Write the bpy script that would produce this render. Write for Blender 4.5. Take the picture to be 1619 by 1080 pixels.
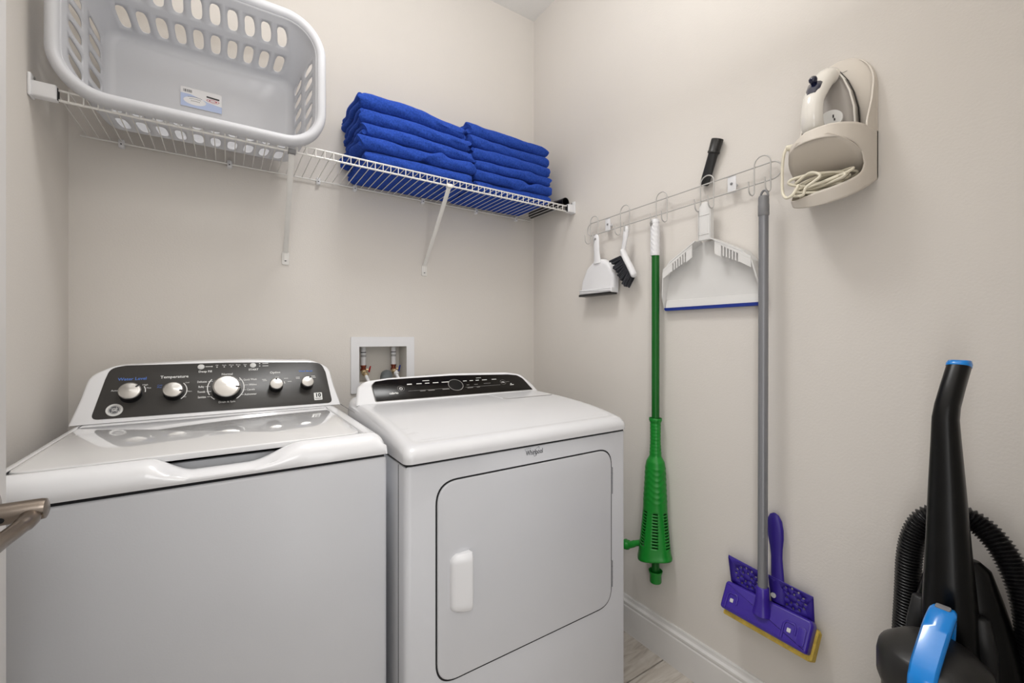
import bpy, bmesh, math, random
from mathutils import Vector, Matrix
random.seed(7)
PI = math.pi
S = bpy.context.scene
COL = S.collection
for o in list(bpy.data.objects):
    bpy.data.objects.remove(o)

# ------------------------------------------------------------------ camera, world, lights, exposure
cam = bpy.data.objects.new('camera', bpy.data.cameras.new('camera'))
COL.objects.link(cam)
cam.location = (-1.349, -1.840, 1.18)
cam.rotation_euler = (PI / 2, 0, -math.radians(33.37))
cam.data.sensor_width = 36
cam.data.lens = 685.4 / 1619 * 36
cam.data.shift_y = -7 / 1619
cam.data.clip_start = 0.01
S.camera = cam
W_ = bpy.data.worlds.new('hall_daylight')
S.world = W_
W_.use_nodes = True
W_.node_tree.nodes['Background'].inputs[0].default_value = (1.0, 0.985, 0.96, 1)
W_.node_tree.nodes['Background'].inputs[1].default_value = 0.85

def area(name, loc, rot, size, power, color=(1, 1, 1), shape='DISK', size_y=None):
    l = bpy.data.lights.new(name, 'AREA')
    l.shape = shape; l.size = size
    if size_y: l.size_y = size_y
    l.energy = power; l.color = color
    o = bpy.data.objects.new(name, l); COL.objects.link(o)
    o.location = loc; o.rotation_euler = rot
    return o
def point(name, loc, radius, power, color=(1, 1, 1)):
    l = bpy.data.lights.new(name, 'POINT'); l.energy = power; l.color = color; l.shadow_soft_size = radius
    o = bpy.data.objects.new(name, l); COL.objects.link(o); o.location = loc; return o
o = area('ceiling_lamp_light', (-0.87, -0.85, 2.735), (0, 0, 0), 0.4, 5.8); o.data.spread = math.radians(110)
area('ceiling_bounce_flash', (-1.05, -1.25, 2.0), (PI, 0, 0), 0.25, 18)
area('hall_fill_light', (-1.35, -2.2, 1.9), (math.radians(75), 0, math.radians(-45)), 0.6, 5)  # fill light added behind the camera; no such hall fixture is known
area('doorway_fill_light', (-0.98, -1.90, 0.85), (math.radians(90), 0, math.radians(-65)), 0.45, 5.6, shape='RECTANGLE', size_y=1.3)  # invented low fill, added to brighten the lower right wall
vs = S.view_settings
vs.view_transform = 'Standard'; vs.look = 'None'; vs.gamma = 1; vs.use_curve_mapping = False
vs.exposure = 0.0

# ------------------------------------------------------------------ materials
def lin(h):
    h = h.lstrip('#'); c = [int(h[i:i+2], 16) / 255 for i in (0, 2, 4)]
    return tuple((v / 12.92 if v <= 0.04045 else ((v + 0.055) / 1.055) ** 2.4) for v in c) + (1,)
def mat(name, col, rough=0.5, metal=0.0, var=0.04, vscale=6.0, bump=0.0, bscale=60.0, coat=0.0,
        spec=0.5, sheen=0.0, emit=0.0, aniso=0.0, transl=0.0, stretch=None, bdist=0.002):
    m = bpy.data.materials.new(name); m.use_nodes = True
    nt = m.node_tree; b = nt.nodes['Principled BSDF']
    c = lin(col)
    tc = nt.nodes.new('ShaderNodeTexCoord')
    src = tc.outputs['Object']
    if stretch:
        mp = nt.nodes.new('ShaderNodeMapping'); mp.inputs['Scale'].default_value = stretch
        nt.links.new(src, mp.inputs['Vector']); src = mp.outputs['Vector']
    n = nt.nodes.new('ShaderNodeTexNoise'); n.inputs['Scale'].default_value = vscale; n.inputs['Detail'].default_value = 4
    nt.links.new(src, n.inputs['Vector'])
    r = nt.nodes.new('ShaderNodeValToRGB')
    r.color_ramp.elements[0].position = 0.3; r.color_ramp.elements[1].position = 0.7
    r.color_ramp.elements[0].color = tuple(v * (1 - var) for v in c[:3]) + (1,)
    r.color_ramp.elements[1].color = tuple(min(1, v * (1 + var)) for v in c[:3]) + (1,)
    nt.links.new(n.outputs['Fac'], r.inputs['Fac'])
    nt.links.new(r.outputs['Color'], b.inputs['Base Color'])
    b.inputs['Roughness'].default_value = rough; b.inputs['Metallic'].default_value = metal
    b.inputs['Specular IOR Level'].default_value = spec
    b.inputs['Coat Weight'].default_value = coat; b.inputs['Coat Roughness'].default_value = 0.05
    if sheen:
        b.inputs['Sheen Weight'].default_value = sheen; b.inputs['Sheen Roughness'].default_value = 0.4
        b.inputs['Sheen Tint'].default_value = lin('#6c8cff')
    if aniso: b.inputs['Anisotropic'].default_value = aniso
    if emit:
        nt.links.new(r.outputs['Color'], b.inputs['Emission Color']); b.inputs['Emission Strength'].default_value = emit
    if bump:
        n2 = nt.nodes.new('ShaderNodeTexNoise'); n2.inputs['Scale'].default_value = bscale; n2.inputs['Detail'].default_value = 3
        nt.links.new(src, n2.inputs['Vector'])
        bp = nt.nodes.new('ShaderNodeBump'); bp.inputs['Strength'].default_value = bump; bp.inputs['Distance'].default_value = bdist
        nt.links.new(n2.outputs['Fac'], bp.inputs['Height']); nt.links.new(bp.outputs['Normal'], b.inputs['Normal'])
    if transl:
        t = nt.nodes.new('ShaderNodeBsdfTranslucent'); nt.links.new(r.outputs['Color'], t.inputs['Color'])
        mx = nt.nodes.new('ShaderNodeMixShader'); mx.inputs[0].default_value = transl
        nt.links.new(b.outputs[0], mx.inputs[1]); nt.links.new(t.outputs[0], mx.inputs[2])
        nt.links.new(mx.outputs[0], nt.nodes['Material Output'].inputs['Surface'])
    return m
M = {}
M['wall'] = mat('wall_paint', '#dad5cf', 0.75, var=0.012, vscale=2, bump=0.35, bscale=170, spec=0.25, bdist=0.001)
M['ceil'] = mat('ceiling_paint', '#e2e0dc', 0.85, var=0.01, bump=0.3, bscale=120, spec=0.2)
M['trim'] = mat('white_trim_paint', '#dcdad8', 0.4, var=0.03, vscale=9)
M['door'] = mat('door_paint', '#d8d6d4', 0.45, var=0.02)
M['grout'] = mat('grout', '#5f564e', 0.9, var=0.1, vscale=30)
M['enamel'] = mat('white_enamel', '#e4e4e6', 0.2, var=0.008, coat=0.3)
M['enamel_gloss'] = mat('glossy_white_lid', '#dededf', 0.07, var=0.006, coat=1.0)
M['enamel_dryer'] = mat('white_dryer_enamel', '#d3d3d5', 0.24, var=0.008, coat=0.2)
M['cabinet'] = mat('shaded_cabinet_white', '#cdced2', 0.33, var=0.01, bump=0.05, bscale=300)  # greyer than the tops: overhead shading of the front faces put into the colour
M['gap'] = mat('dark_gap', '#17171a', 0.8)
M['panel'] = mat('charcoal_panel', '#363432', 0.34, var=0.03, spec=0.4)
M['blackgloss'] = mat('black_gloss_panel', '#14110e', 0.2, var=0.05, spec=0.16)
M['black'] = mat('black_plastic', '#121213', 0.32, var=0.1)
M['blackmatte'] = mat('black_matte_plastic', '#19191a', 0.5, var=0.1, bump=0.05, bscale=400)
M['chrome'] = mat('brushed_steel', '#b9b7b4', 0.3, metal=1.0, var=0.06, aniso=0.6, vscale=30)
M['nickel'] = mat('brushed_nickel', '#897e74', 0.3, metal=1.0, var=0.05, bump=0.05, bscale=200, stretch=(1, 1, 8))
M['silver'] = mat('silver_print', '#cfcfcd', 0.4, var=0.02)
M['white_ink'] = mat('white_ink', '#e6e6e4', 0.6, var=0.01)
M['dim_ink'] = mat('dim_grey_ink', '#8f8d8a', 0.6, var=0.02)
M['blue_ink'] = mat('blue_ink', '#4a74c4', 0.6, var=0.02)
M['grey_ink'] = mat('grey_ink', '#55565a', 0.5, var=0.02)
M['pocket'] = mat('grey_pocket_plastic', '#aeb0b4', 0.4, var=0.02)
M['wire'] = mat('white_vinyl_wire', '#e3e1dd', 0.38, var=0.03, vscale=20)
M['hookwire'] = mat('grey_white_wire', '#bbb9b6', 0.4, var=0.03)
M['plastic'] = mat('white_plastic', '#e2e2e4', 0.38, var=0.01)
M['basket'] = mat('white_basket_plastic', '#dfe0e4', 0.42, var=0.01, transl=0.22)
M['pan'] = mat('milky_plastic', '#e9e8e6', 0.35, var=0.01, transl=0.15)
M['towel'] = mat('blue_terry', '#2a4aa3', 0.95, var=0.28, vscale=170, bump=0.8, bscale=500, sheen=0.35, spec=0.1, bdist=0.003)
M['green'] = mat('green_plastic', '#0c8226', 0.35, var=0.05)
M['dkgreen'] = mat('dark_green_tube', '#065c17', 0.33, var=0.06, spec=0.4)
M['grey_pole'] = mat('grey_painted_pole', '#85868a', 0.35, metal=0.3, var=0.03)
M['grey_cap'] = mat('grey_plastic', '#7d7d7f', 0.45, var=0.03)
M['purple'] = mat('purple_plastic', '#3b2693', 0.3, var=0.05)
M['dkpurple'] = mat('dark_purple_plastic', '#33218a', 0.42, var=0.06)
M['sponge'] = mat('yellow_sponge', '#d4b655', 0.95, var=0.2, vscale=60, bump=1.0, bscale=300)
M['blue_lip'] = mat('blue_rubber', '#12308f', 0.45, var=0.05)
M['almond'] = mat('almond_plastic', '#d3cbc0', 0.42, var=0.015)
M['almond_in'] = mat('almond_plastic_matte', '#cfc6ba', 0.6, var=0.015)
M['iron_body'] = mat('ivory_gloss_plastic', '#e2ded6', 0.15, var=0.01, coat=0.4)
M['iron_grey'] = mat('warm_grey_plastic', '#aaa49e', 0.35, var=0.03)
M['cord'] = mat('cream_cord', '#d9d2bf', 0.5, var=0.05, vscale=30)
M['navy'] = mat('navy_gloss', '#0c1030', 0.12, var=0.05, coat=0.5)
M['bristle'] = mat('dark_bristle', '#2c2e33', 0.6, var=0.3, vscale=90)
M['copper'] = mat('copper_fitting', '#7a3b28', 0.4, metal=0.6, var=0.15, vscale=40)
M['brass'] = mat('pale_brass', '#c0aa86', 0.35, metal=0.6, var=0.08)
M['red'] = mat('red_lever', '#a81822', 0.4)
M['bluel'] = mat('blue_lever', '#1f358c', 0.4)
M['hose_grey'] = mat('grey_rubber', '#5b6062', 0.6, var=0.06)
M['boxin'] = mat('outlet_box_plastic', '#d6d2cb', 0.5, var=0.01)
M['vac_blue'] = mat('bright_blue_plastic', '#0a84dc', 0.2, var=0.02, coat=0.3)
M['vac_black'] = mat('gloss_black_plastic', '#070707', 0.3, var=0.1, spec=0.28)
M['vac_smoke'] = mat('dark_grey_plastic', '#1b1a19', 0.38, var=0.1)
M['lamp'] = mat('frosted_lamp_glass', '#fff6ea', 0.4, emit=1.5)
M['sticker'] = mat('sticker_white', '#e6e5e6', 0.5)
M['sticker_blue'] = mat('sticker_pale_blue', '#b4c2e2', 0.5)
M['sticker_red'] = mat('sticker_red', '#c05560', 0.5)
M['ink_black'] = mat('black_ink', '#2a2729', 0.6)

def tile_mat():
    m = bpy.data.materials.new('wood_look_tile'); m.use_nodes = True
    nt = m.node_tree; b = nt.nodes['Principled BSDF']
    tc = nt.nodes.new('ShaderNodeTexCoord'); mp = nt.nodes.new('ShaderNodeMapping')
    mp.inputs['Scale'].default_value = (1.3, 9, 1)
    nt.links.new(tc.outputs['Object'], mp.inputs['Vector'])
    n = nt.nodes.new('ShaderNodeTexNoise'); n.inputs['Scale'].default_value = 4; n.inputs['Detail'].default_value = 6
    n.inputs['Distortion'].default_value = 1.2
    oi = nt.nodes.new('ShaderNodeObjectInfo'); ad = nt.nodes.new('ShaderNodeVectorMath'); ad.operation = 'ADD'
    sc = nt.nodes.new('ShaderNodeVectorMath'); sc.operation = 'SCALE'; sc.inputs['Scale'].default_value = 37
    nt.links.new(oi.outputs['Random'], sc.inputs[0]); nt.links.new(mp.outputs[0], ad.inputs[0]); nt.links.new(sc.outputs[0], ad.inputs[1])
    nt.links.new(ad.outputs[0], n.inputs['Vector'])
    r = nt.nodes.new('ShaderNodeValToRGB')
    e = r.color_ramp.elements
    e[0].position = 0.3; e[0].color = lin('#a1978d'); e[1].position = 0.7; e[1].color = lin('#d6d0c8')
    x = r.color_ramp.elements.new(0.48); x.color = lin('#c4bcb2')
    nt.links.new(n.outputs['Fac'], r.inputs['Fac']); nt.links.new(r.outputs[0], b.inputs['Base Color'])
    b.inputs['Roughness'].default_value = 0.4
    return m
M['tile'] = tile_mat()

# ------------------------------------------------------------------ mesh builder
def V(*a): return Vector(a)
class MB:
    def __init__(s): s.v = []; s.f = []
    def add(s, vs, fs, mtx=None):
        o = len(s.v)
        s.v += [(mtx @ Vector(p)) if mtx else Vector(p) for p in vs]
        s.f += [tuple(i + o for i in f) for f in fs]
        return s
    def bm(s, b, mtx=None):
        b.verts.ensure_lookup_table(); b.verts.index_update()
        s.add([v.co.copy() for v in b.verts], [[v.index for v in f.verts] for f in b.faces], mtx); b.free(); return s
    def box(s, x0, x1, y0, y1, z0, z1, r=0.0, seg=3, mtx=None):
        b = bmesh.new(); bmesh.ops.create_cube(b, size=1)
        for v in b.verts:
            v.co = V(x0 if v.co.x < 0 else x1, y0 if v.co.y < 0 else y1, z0 if v.co.z < 0 else z1)
        if r > 0: bmesh.ops.bevel(b, geom=b.edges[:], offset=r, segments=seg, profile=0.5, affect='EDGES')
        return s.bm(b, mtx)
    def tube(s, pts, r, n=8, closed=False, caps=True, flat=1.0, ref=None):
        pts = [Vector(p) for p in pts]; k = len(pts)
        rs = r if isinstance(r, (list, tuple)) else [r] * k
        T = []
        for i in range(k):
            a = pts[(i - 1) % k] if (closed or i > 0) else pts[i]
            c = pts[(i + 1) % k] if (closed or i < k - 1) else pts[i]
            T.append((c - a).normalized())
        up = Vector(ref) if ref else (V(0, 0, 1) if abs(T[0].z) < 0.9 else V(1, 0, 0))
        nn = (up - T[0] * up.dot(T[0])).normalized()
        vs = []; fs = []
        for i in range(k):
            if i: 
                nn = nn - T[i] * nn.dot(T[i]); nn.normalize()
            bb = T[i].cross(nn)
            for j in range(n):
                a = 2 * PI * j / n
                vs.append(pts[i] + nn * (math.cos(a) * rs[i] * flat) + bb * (math.sin(a) * rs[i]))
        m = k if closed else k - 1
        for i in range(m):
            for j in range(n):
                a = i * n + j; b2 = i * n + (j + 1) % n; c = ((i + 1) % k) * n
                fs.append((a, b2, c + (j + 1) % n, c + j))
        if caps and not closed:
            fs.append(tuple(range(n - 1, -1, -1))); fs.append(tuple((k - 1) * n + j for j in range(n)))
        return s.add(vs, fs)
    def lathe(s, prof, O, axis=(0, 0, 1), n=32, ref=None, cap=True):
        ax = Vector(axis).normalized(); O = Vector(O)
        up = Vector(ref) if ref else (V(0, 0, 1) if abs(ax.z) < 0.9 else V(1, 0, 0))
        u = (up - ax * up.dot(ax)).normalized(); w = ax.cross(u)
        vs = []; fs = []
        for r, h in prof:
            for j in range(n):
                a = 2 * PI * j / n
                vs.append(O + ax * h + u * (r * math.cos(a)) + w * (r * math.sin(a)))
        for i in range(len(prof) - 1):
            for j in range(n):
                fs.append((i * n + j, i * n + (j + 1) % n, (i + 1) * n + (j + 1) % n, (i + 1) * n + j))
        if cap:
            fs.append(tuple(range(n - 1, -1, -1))); fs.append(tuple((len(prof) - 1) * n + j for j in range(n)))
        return s.add(vs, fs)
    def loft(s, rings, closed=True, cap=True):
        n = len(rings[0]); vs = [p for r in rings for p in r]; fs = []
        for i in range(len(rings) - 1):
            for j in range(n if closed else n - 1):
                fs.append((i * n + j, i * n + (j + 1) % n, (i + 1) * n + (j + 1) % n, (i + 1) * n + j))
        if cap and closed:
            fs.append(tuple(range(n - 1, -1, -1))); fs.append(tuple((len(rings) - 1) * n + j for j in range(n)))
        return s.add(vs, fs)
    def prism(s, poly, O, U, Wv, d0, d1, r=0.0, seg=3, r0=0.0):
        """polygon (ccw in U,W) from depth d0 to d1 along U x W; r rounds the far rim, r0 the near rim"""
        O = Vector(O); U = Vector(U).normalized(); Wv = Vector(Wv).normalized(); N = U.cross(Wv)
        k = len(poly)
        nr = []
        for i in range(k):
            a = Vector(poly[i - 1]); b = Vector(poly[i]); c = Vector(poly[(i + 1) % k])
            e1 = (b - a); e2 = (c - b)
            n1 = V(e1.y, -e1.x).normalized(); n2 = V(e2.y, -e2.x).normalized()
            h = n1 + n2
            if h.length < 1e-6: h = n1
            h.normalize(); sc = 1 / max(0.5, h.dot(n1)); nr.append(h * sc)
        def ring(ins, d):
            return [O + U * (poly[i][0] - nr[i].x * ins) + Wv * (poly[i][1] - nr[i].y * ins) + N * d for i in range(k)]
        rings = []
        sg = 1 if d1 > d0 else -1
        if r0:
            for j in range(seg + 1):
                t = PI / 2 * j / seg; rings.append(ring(r0 * (1 - math.sin(t)), d0 + sg * r0 * (1 - math.cos(t))))
        else: rings.append(ring(0, d0))
        if r:
            for j in range(seg + 1):
                t = PI / 2 * j / seg; rings.append(ring(r * (1 - math.cos(t)), d1 - sg * r * (1 - math.sin(t))))
        else: rings.append(ring(0, d1))
        return s.loft(rings)
    def holed(s, outer, holes, f):
        """flat sheet with holes in 2-D mapped by f(a,b)"""
        b = bmesh.new(); es = []
        for loop in [outer] + holes:
            vs = [b.verts.new((p[0], p[1], 0)) for p in loop]
            for i in range(len(vs)): es.append(b.edges.new((vs[i], vs[(i + 1) % len(vs)])))
        bmesh.ops.triangle_fill(b, use_beauty=True, use_dissolve=False, edges=es, normal=(0, 0, 1))
        for v in b.verts: v.co = Vector(f(v.co.x, v.co.y))
        return s.bm(b)
    def grid(s, f, nu, nv, skip=None, wrap=False):
        vs = [Vector(f(i, j)) for i in range(nu + 1) for j in range(nv + 1)]
        fs = [(i * (nv + 1) + j, (i + 1) * (nv + 1) + j, (i + 1) * (nv + 1) + j + 1, i * (nv + 1) + j + 1)
              for i in range(nu) for j in range(nv) if not (skip and skip(i, j))]
        return s.add(vs, fs)
    def build(s, name, m, parent=None, angle=38, merge=0.0, solid=0.0, sub=0, recalc=True, off=-1.0):
        base = Vector((0, 0, 0))
        p = parent
        while p is not None:
            base += p.location; p = p.parent
        me = bpy.data.meshes.new(name)
        me.from_pydata([tuple(v - base) for v in s.v], [], s.f)
        if merge or recalc:
            b = bmesh.new(); b.from_mesh(me)
            if merge: bmesh.ops.remove_doubles(b, verts=b.verts[:], dist=merge)
            if recalc: bmesh.ops.recalc_face_normals(b, faces=b.faces[:])
            b.to_mesh(me); b.free()
        me.validate(); me.polygons.foreach_set('use_smooth', [True] * len(me.polygons))
        me.set_sharp_from_angle(angle=math.radians(angle))
        me.materials.append(M[m] if isinstance(m, str) else m)
        o = bpy.data.objects.new(name, me); COL.objects.link(o)
        if parent is not None: o.parent = parent
        if sub:
            md = o.modifiers.new('subsurf', 'SUBSURF'); md.levels = sub; md.render_levels = sub
        if solid:
            md = o.modifiers.new('solidify', 'SOLIDIFY'); md.thickness = solid; md.offset = off
        return o
def thing(name, label, cat, loc, group=None):
    o = bpy.data.objects.new(name, None); COL.objects.link(o); o.location = loc
    o.empty_display_size = 0.05
    o['label'] = label; o['category'] = cat
    if group: o['group'] = group
    return o
def tag(o, label, cat, group=None):
    o['label'] = label; o['category'] = cat
    if group: o['group'] = group
    return o
def struct(o): o['kind'] = 'structure'; return o
def rpoly(pts, rad, seg=6):
    """rounded polygon; rad a number or list"""
    k = len(pts); out = []
    for i in range(k):
        r = rad[i] if isinstance(rad, (list, tuple)) else rad
        a = Vector(pts[i - 1]); b = Vector(pts[i]); c = Vector(pts[(i + 1) % k])
        if r <= 0: out.append((b.x, b.y)); continue
        d1 = (a - b).normalized(); d2 = (c - b).normalized()
        ang = d1.angle(d2); t = min(r / math.tan(ang / 2), (a - b).length * 0.49, (c - b).length * 0.49)
        p1 = b + d1 * t; p2 = b + d2 * t
        for j in range(seg + 1):
            q = j / seg
            out.append(tuple(p1 * (1 - q) ** 2 + b * (2 * q * (1 - q)) + p2 * q * q))
    return out
def rrect(x0, x1, y0, y1, r, seg=6): return rpoly([(x0, y0), (x1, y0), (x1, y1), (x0, y1)], r, seg)
def circ(cx, cy, r, n=16, ry=None): return [(cx + r * math.cos(2 * PI * i / n), cy + (ry or r) * math.sin(2 * PI * i / n)) for i in range(n)]
def spline(pts, n=8, closed=False):
    pts = [Vector(p) for p in pts]; k = len(pts); out = []
    for i in range(k if closed else k - 1):
        if closed: p0, p1, p2, p3 = pts[i - 1], pts[i], pts[(i + 1) % k], pts[(i + 2) % k]
        else: p0, p1, p2, p3 = pts[max(i - 1, 0)], pts[i], pts[i + 1], pts[min(i + 2, k - 1)]
        for j in range(n):
            t = j / n
            out.append(0.5 * (2 * p1 + (p2 - p0) * t + (2 * p0 - 5 * p1 + 4 * p2 - p3) * t * t + (3 * p1 - p0 - 3 * p2 + p3) * t ** 3))
    if not closed: out.append(pts[-1])
    return out
def sm(t): t = max(0, min(1, t)); return t * t * (3 - 2 * t)
def lerp(a, b, t): return a + (b - a) * t
def interp(x, xs, ys):
    if x <= xs[0]: return ys[0]
    for i in range(len(xs) - 1):
        if x <= xs[i + 1]: return lerp(ys[i], ys[i + 1], (x - xs[i]) / (xs[i + 1] - xs[i]))
    return ys[-1]
DG = None
def glyphs(mb, body, size, u, w, O, U, Wv, lift=0.0004, align='CENTER', shear=0.0, squash=1.0, bold=0.0):
    """flat lettering centred at (u,w) of a plane, added to a mesh builder"""
    cu = bpy.data.curves.new('lettering', 'FONT'); cu.body = body; cu.size = size; cu.align_x = align; cu.align_y = 'CENTER'
    cu.resolution_u = 2; cu.shear = shear; cu.offset = bold
    ob = bpy.data.objects.new('lettering', cu); COL.objects.link(ob)
    bpy.context.view_layer.update()
    me = bpy.data.meshes.new_from_object(ob.evaluated_get(bpy.context.evaluated_depsgraph_get()))
    O = Vector(O); U = Vector(U).normalized(); Wv = Vector(Wv).normalized(); N = U.cross(Wv)
    mb.add([O + U * (u + v.co.x * squash) + Wv * (w + v.co.y) + N * lift for v in me.vertices], [tuple(p.vertices) for p in me.polygons])
    bpy.data.objects.remove(ob); bpy.data.curves.remove(cu); bpy.data.meshes.remove(me)
def flat(mb, poly, O, U, Wv, lift=0.0004):
    O = Vector(O); U = Vector(U).normalized(); Wv = Vector(Wv).normalized(); N = U.cross(Wv)
    mb.add([O + U * p[0] + Wv * p[1] + N * lift for p in poly], [tuple(range(len(poly)))])
def ringpoly(mb, cu, cw, r, t, O, U, Wv, lift=0.0004, a0=0.0, a1=360.0, n=40, ry=None):
    O = Vector(O); U = Vector(U).normalized(); Wv = Vector(Wv).normalized(); N = U.cross(Wv)
    k = (ry or r) / r; vs = []; fs = []
    for i in range(n + 1):
        a = math.radians(lerp(a0, a1, i / n))
        for rr in (r, r - t):
            vs.append(O + U * (cu + rr * math.cos(a)) + Wv * (cw + rr * k * math.sin(a)) + N * lift)
    for i in range(n): fs.append((2 * i, 2 * i + 2, 2 * i + 3, 2 * i + 1))
    mb.add(vs, fs)

# ------------------------------------------------------------------ room
XL, CH, YF = -1.75, 2.838, -1.80
b = MB()
hx0, hx1, hz0, hz1 = -0.897, -0.688, 0.985, 1.144
for (x0, x1, z0, z1) in ((XL - 0.1, hx0, 0, CH), (hx1, 0.1, 0, CH), (hx0, hx1, 0, hz0), (hx0, hx1, hz1, CH)):
    b.box(x0, x1, 0, 0.12, z0, z1)
struct(b.build('wall_back', 'wall'))
struct(MB().box(0, 0.1, -3.4, 0, 0, CH).build('wall_right', 'wall'))
struct(MB().box(XL - 0.1, XL, -3.4, 0, 0, CH).build('wall_left', 'wall'))
b = MB()
b.box(XL, -1.66, YF - 0.11, YF, 0, CH); b.box(-0.84, 0, YF - 0.11, YF, 0, CH); b.box(-1.66, -0.84, YF - 0.11, YF, 2.06, CH)
struct(b.build('wall_front', 'wall'))
struct(MB().box(XL - 0.1, 0.1, -1.91, 0.12, CH, CH + 0.1).build('ceiling', 'ceil'))
fl = struct(MB().box(XL - 0.1, 0.1, -3.4, 0.12, -0.06, -0.006).build('floor', 'grout'))
tw, tl, gp = 0.203, 1.22, 0.004
me_t = None
y = -0.82 - tw * 4
rowi = 0
protos = {}
for rowi in range(9):
    y0 = -0.82 - tw * 5 + rowi * tw
    cuts = [XL, XL + (0.55 if rowi % 2 else 1.0), 0.0]
    for i in range(2):
        x0, x1 = cuts[i] + gp / 2, cuts[i + 1] - gp / 2
        ya, yb = max(y0 + gp / 2, -1.91), min(y0 + tw - gp / 2, 0)
        key = (round(x1 - x0, 3), round(yb - ya, 3))
        if key not in protos:
            o = MB().box(-(x1 - x0) / 2, (x1 - x0) / 2, -(yb - ya) / 2, (yb - ya) / 2, -0.008, 0, 0.001, 1).build('tile', 'tile', fl)
            protos[key] = o
        else:
            o = protos[key].copy(); COL.objects.link(o); o.parent = fl
        o.location = ((x0 + x1) / 2, (ya + yb) / 2, 0)
def baseboard(name, prof_to):
    prof = [(0, 0), (0.016, 0), (0.016, 0.104), (0.0135, 0.108), (0.0135, 0.111), (0.015, 0.114), (0.015, 0.121), (0.012, 0.124), (0.0075, 0.127), (0.006, 0.132), (0.006, 0.138), (0.004, 0.143), (0, 0.143)]
    m = MB(); A = [prof_to(d, z, 0) for d, z in prof]; B = [prof_to(d, z, 1) for d, z in prof]
    m.loft([A, B]); return struct(m.build(name, 'trim', angle=20))
baseboard('baseboard_right', lambda d, z, e: (-d, YF if e else 0, z))
baseboard('baseboard_back', lambda d, z, e: (XL + 0.016 if e else -0.016, -d, z))
baseboard('baseboard_left', lambda d, z, e: (XL + d, -0.016 if e else YF, z))

# the open door, swung in along the left wall
dr = struct(MB().box(-1.637, -1.602, -1.775, -0.958, 0.012, 2.04, 0.002, 2).build('door_1', 'door'))
LZ = 0.956
hy = -1.03
MB().lathe([(0.034, 0), (0.034, 0.004), (0.031, 0.008), (0.02, 0.0095)], (-1.602, hy, LZ), (1, 0, 0), 36).build('handle_rose', 'nickel', dr)
lv = MB().lathe([(0.0135, 0), (0.0135, 0.049), (0.0125, 0.054), (0.009, 0.0555), (0.0, 0.056)], (-1.600, hy, LZ), (1, 0, 0), 28)
lv.tube(spline([(-1.562, hy + 0.006, LZ - 0.004), (-1.557, hy - 0.02, LZ - 0.006), (-1.561, hy - 0.045, LZ - 0.009), (-1.566, hy - 0.075, LZ - 0.011), (-1.567, hy - 0.118, LZ - 0.011)], 6),
        [0.0125] * 4 + [0.0105] * 6 + [0.0095] * 15, 16, flat=0.9)
lvo = lv.build('lever_handle', 'nickel', dr)
MB().lathe([(0.0035, 0), (0.0035, 0.0006)], (-1.583, hy - 0.0131, LZ - 0.004), (0, -1, -0.1), 12).build('set_screw', 'gap', lvo)
MB().box(-1.629, -1.611, -0.9584, -0.957, LZ - 0.028, LZ + 0.028, 0.0004, 1).build('latch_plate', 'nickel', dr)

# ceiling lamp above the frame
lp = thing('ceiling_light', 'round frosted flush ceiling lamp above the machines', 'lamp', (-0.87, -0.85, CH))
MB().lathe([(0.19, 0), (0.19, -0.022), (0.175, -0.03)], (-0.87, -0.85, CH - 0.0005), n=48).build('base', 'chrome', lp)
MB().lathe([(0.175, -0.03), (0.172, -0.05), (0.15, -0.072), (0.1, -0.088), (0.04, -0.095), (0.0, -0.096)], (-0.87, -0.85, CH - 0.0005), n=48).build('diffuser', 'lamp', lp)

# ------------------------------------------------------------------ wire shelf
def shz(x): return 1.8005 - 0.0080 * (x + 1.70)
SY = -0.312
ws = thing('wire_shelf', 'long white wire shelf along the back wall holding basket and towels', 'shelf', (-0.875, -0.002, 1.78))
def xline(y, dz, r, name, x0=-1.722, x1=-0.03):
    MB().tube([(x0, y, shz(x0) + dz), (x1, y, shz(x1) + dz)], r, 8).build(name, 'wire', ws)
xline(-0.012, -0.006, 0.003, 'rear_rail')
xline(SY, -0.0045, 0.003, 'front_rail'); xline(SY + 0.002, -0.0285, 0.0034, 'lip_rail')
nw = 62
wp = None
for i in range(nw):
    x = -1.708 + i * (1.667 / (nw - 1)); z = shz(x)
    if wp is None:
        wx, wz = x, z
        wp = MB().tube([(x, -0.008, z - 0.0015), (x, SY + 0.002, z - 0.0015), (x, SY - 0.0035, z - 0.004), (x, SY - 0.003, z - 0.031)], 0.00155, 6).build('cross_wire', 'wire', ws)
    else:
        o = wp.copy(); COL.objects.link(o); o.parent = ws; o.location = (x - wx, 0, z - wz)
# end sleeves
for nm, xa, xb in (('end_bracket', XL, -1.700), ('end_bracket', 0.0, -0.042)):
    z = shz(xb); sgn = 1 if xb > xa else -1
    m = MB()
    m.box(min(xa, xa + sgn * 0.007), max(xa, xa + sgn * 0.007), SY - 0.0175, SY + 0.015, z - 0.036, z + 0.020, 0.003, 2)
    x0, x1 = sorted((xa + sgn * 0.004, xb))
    m.box(x0, x1, SY - 0.0135, SY + 0.012, z - 0.0335, z + 0.0035, 0.004, 3)
    eb = m.build(nm, 'plastic', ws)
    MB().lathe([(0.004, 0), (0.004, 0.002), (0.002, 0.003)], (xa + sgn * 0.0065, SY + 0.004, z + 0.014), (sgn, 0, 0), 12).build('screw', 'dim_ink', eb)
    xo = xb + sgn * 0.0002
    MB().box(*sorted((xb - sgn * 0.003, xb + sgn * 0.0008)), SY - 0.009, SY + 0.008, z - 0.031, z - 0.001).build('socket', 'gap', eb)
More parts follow.
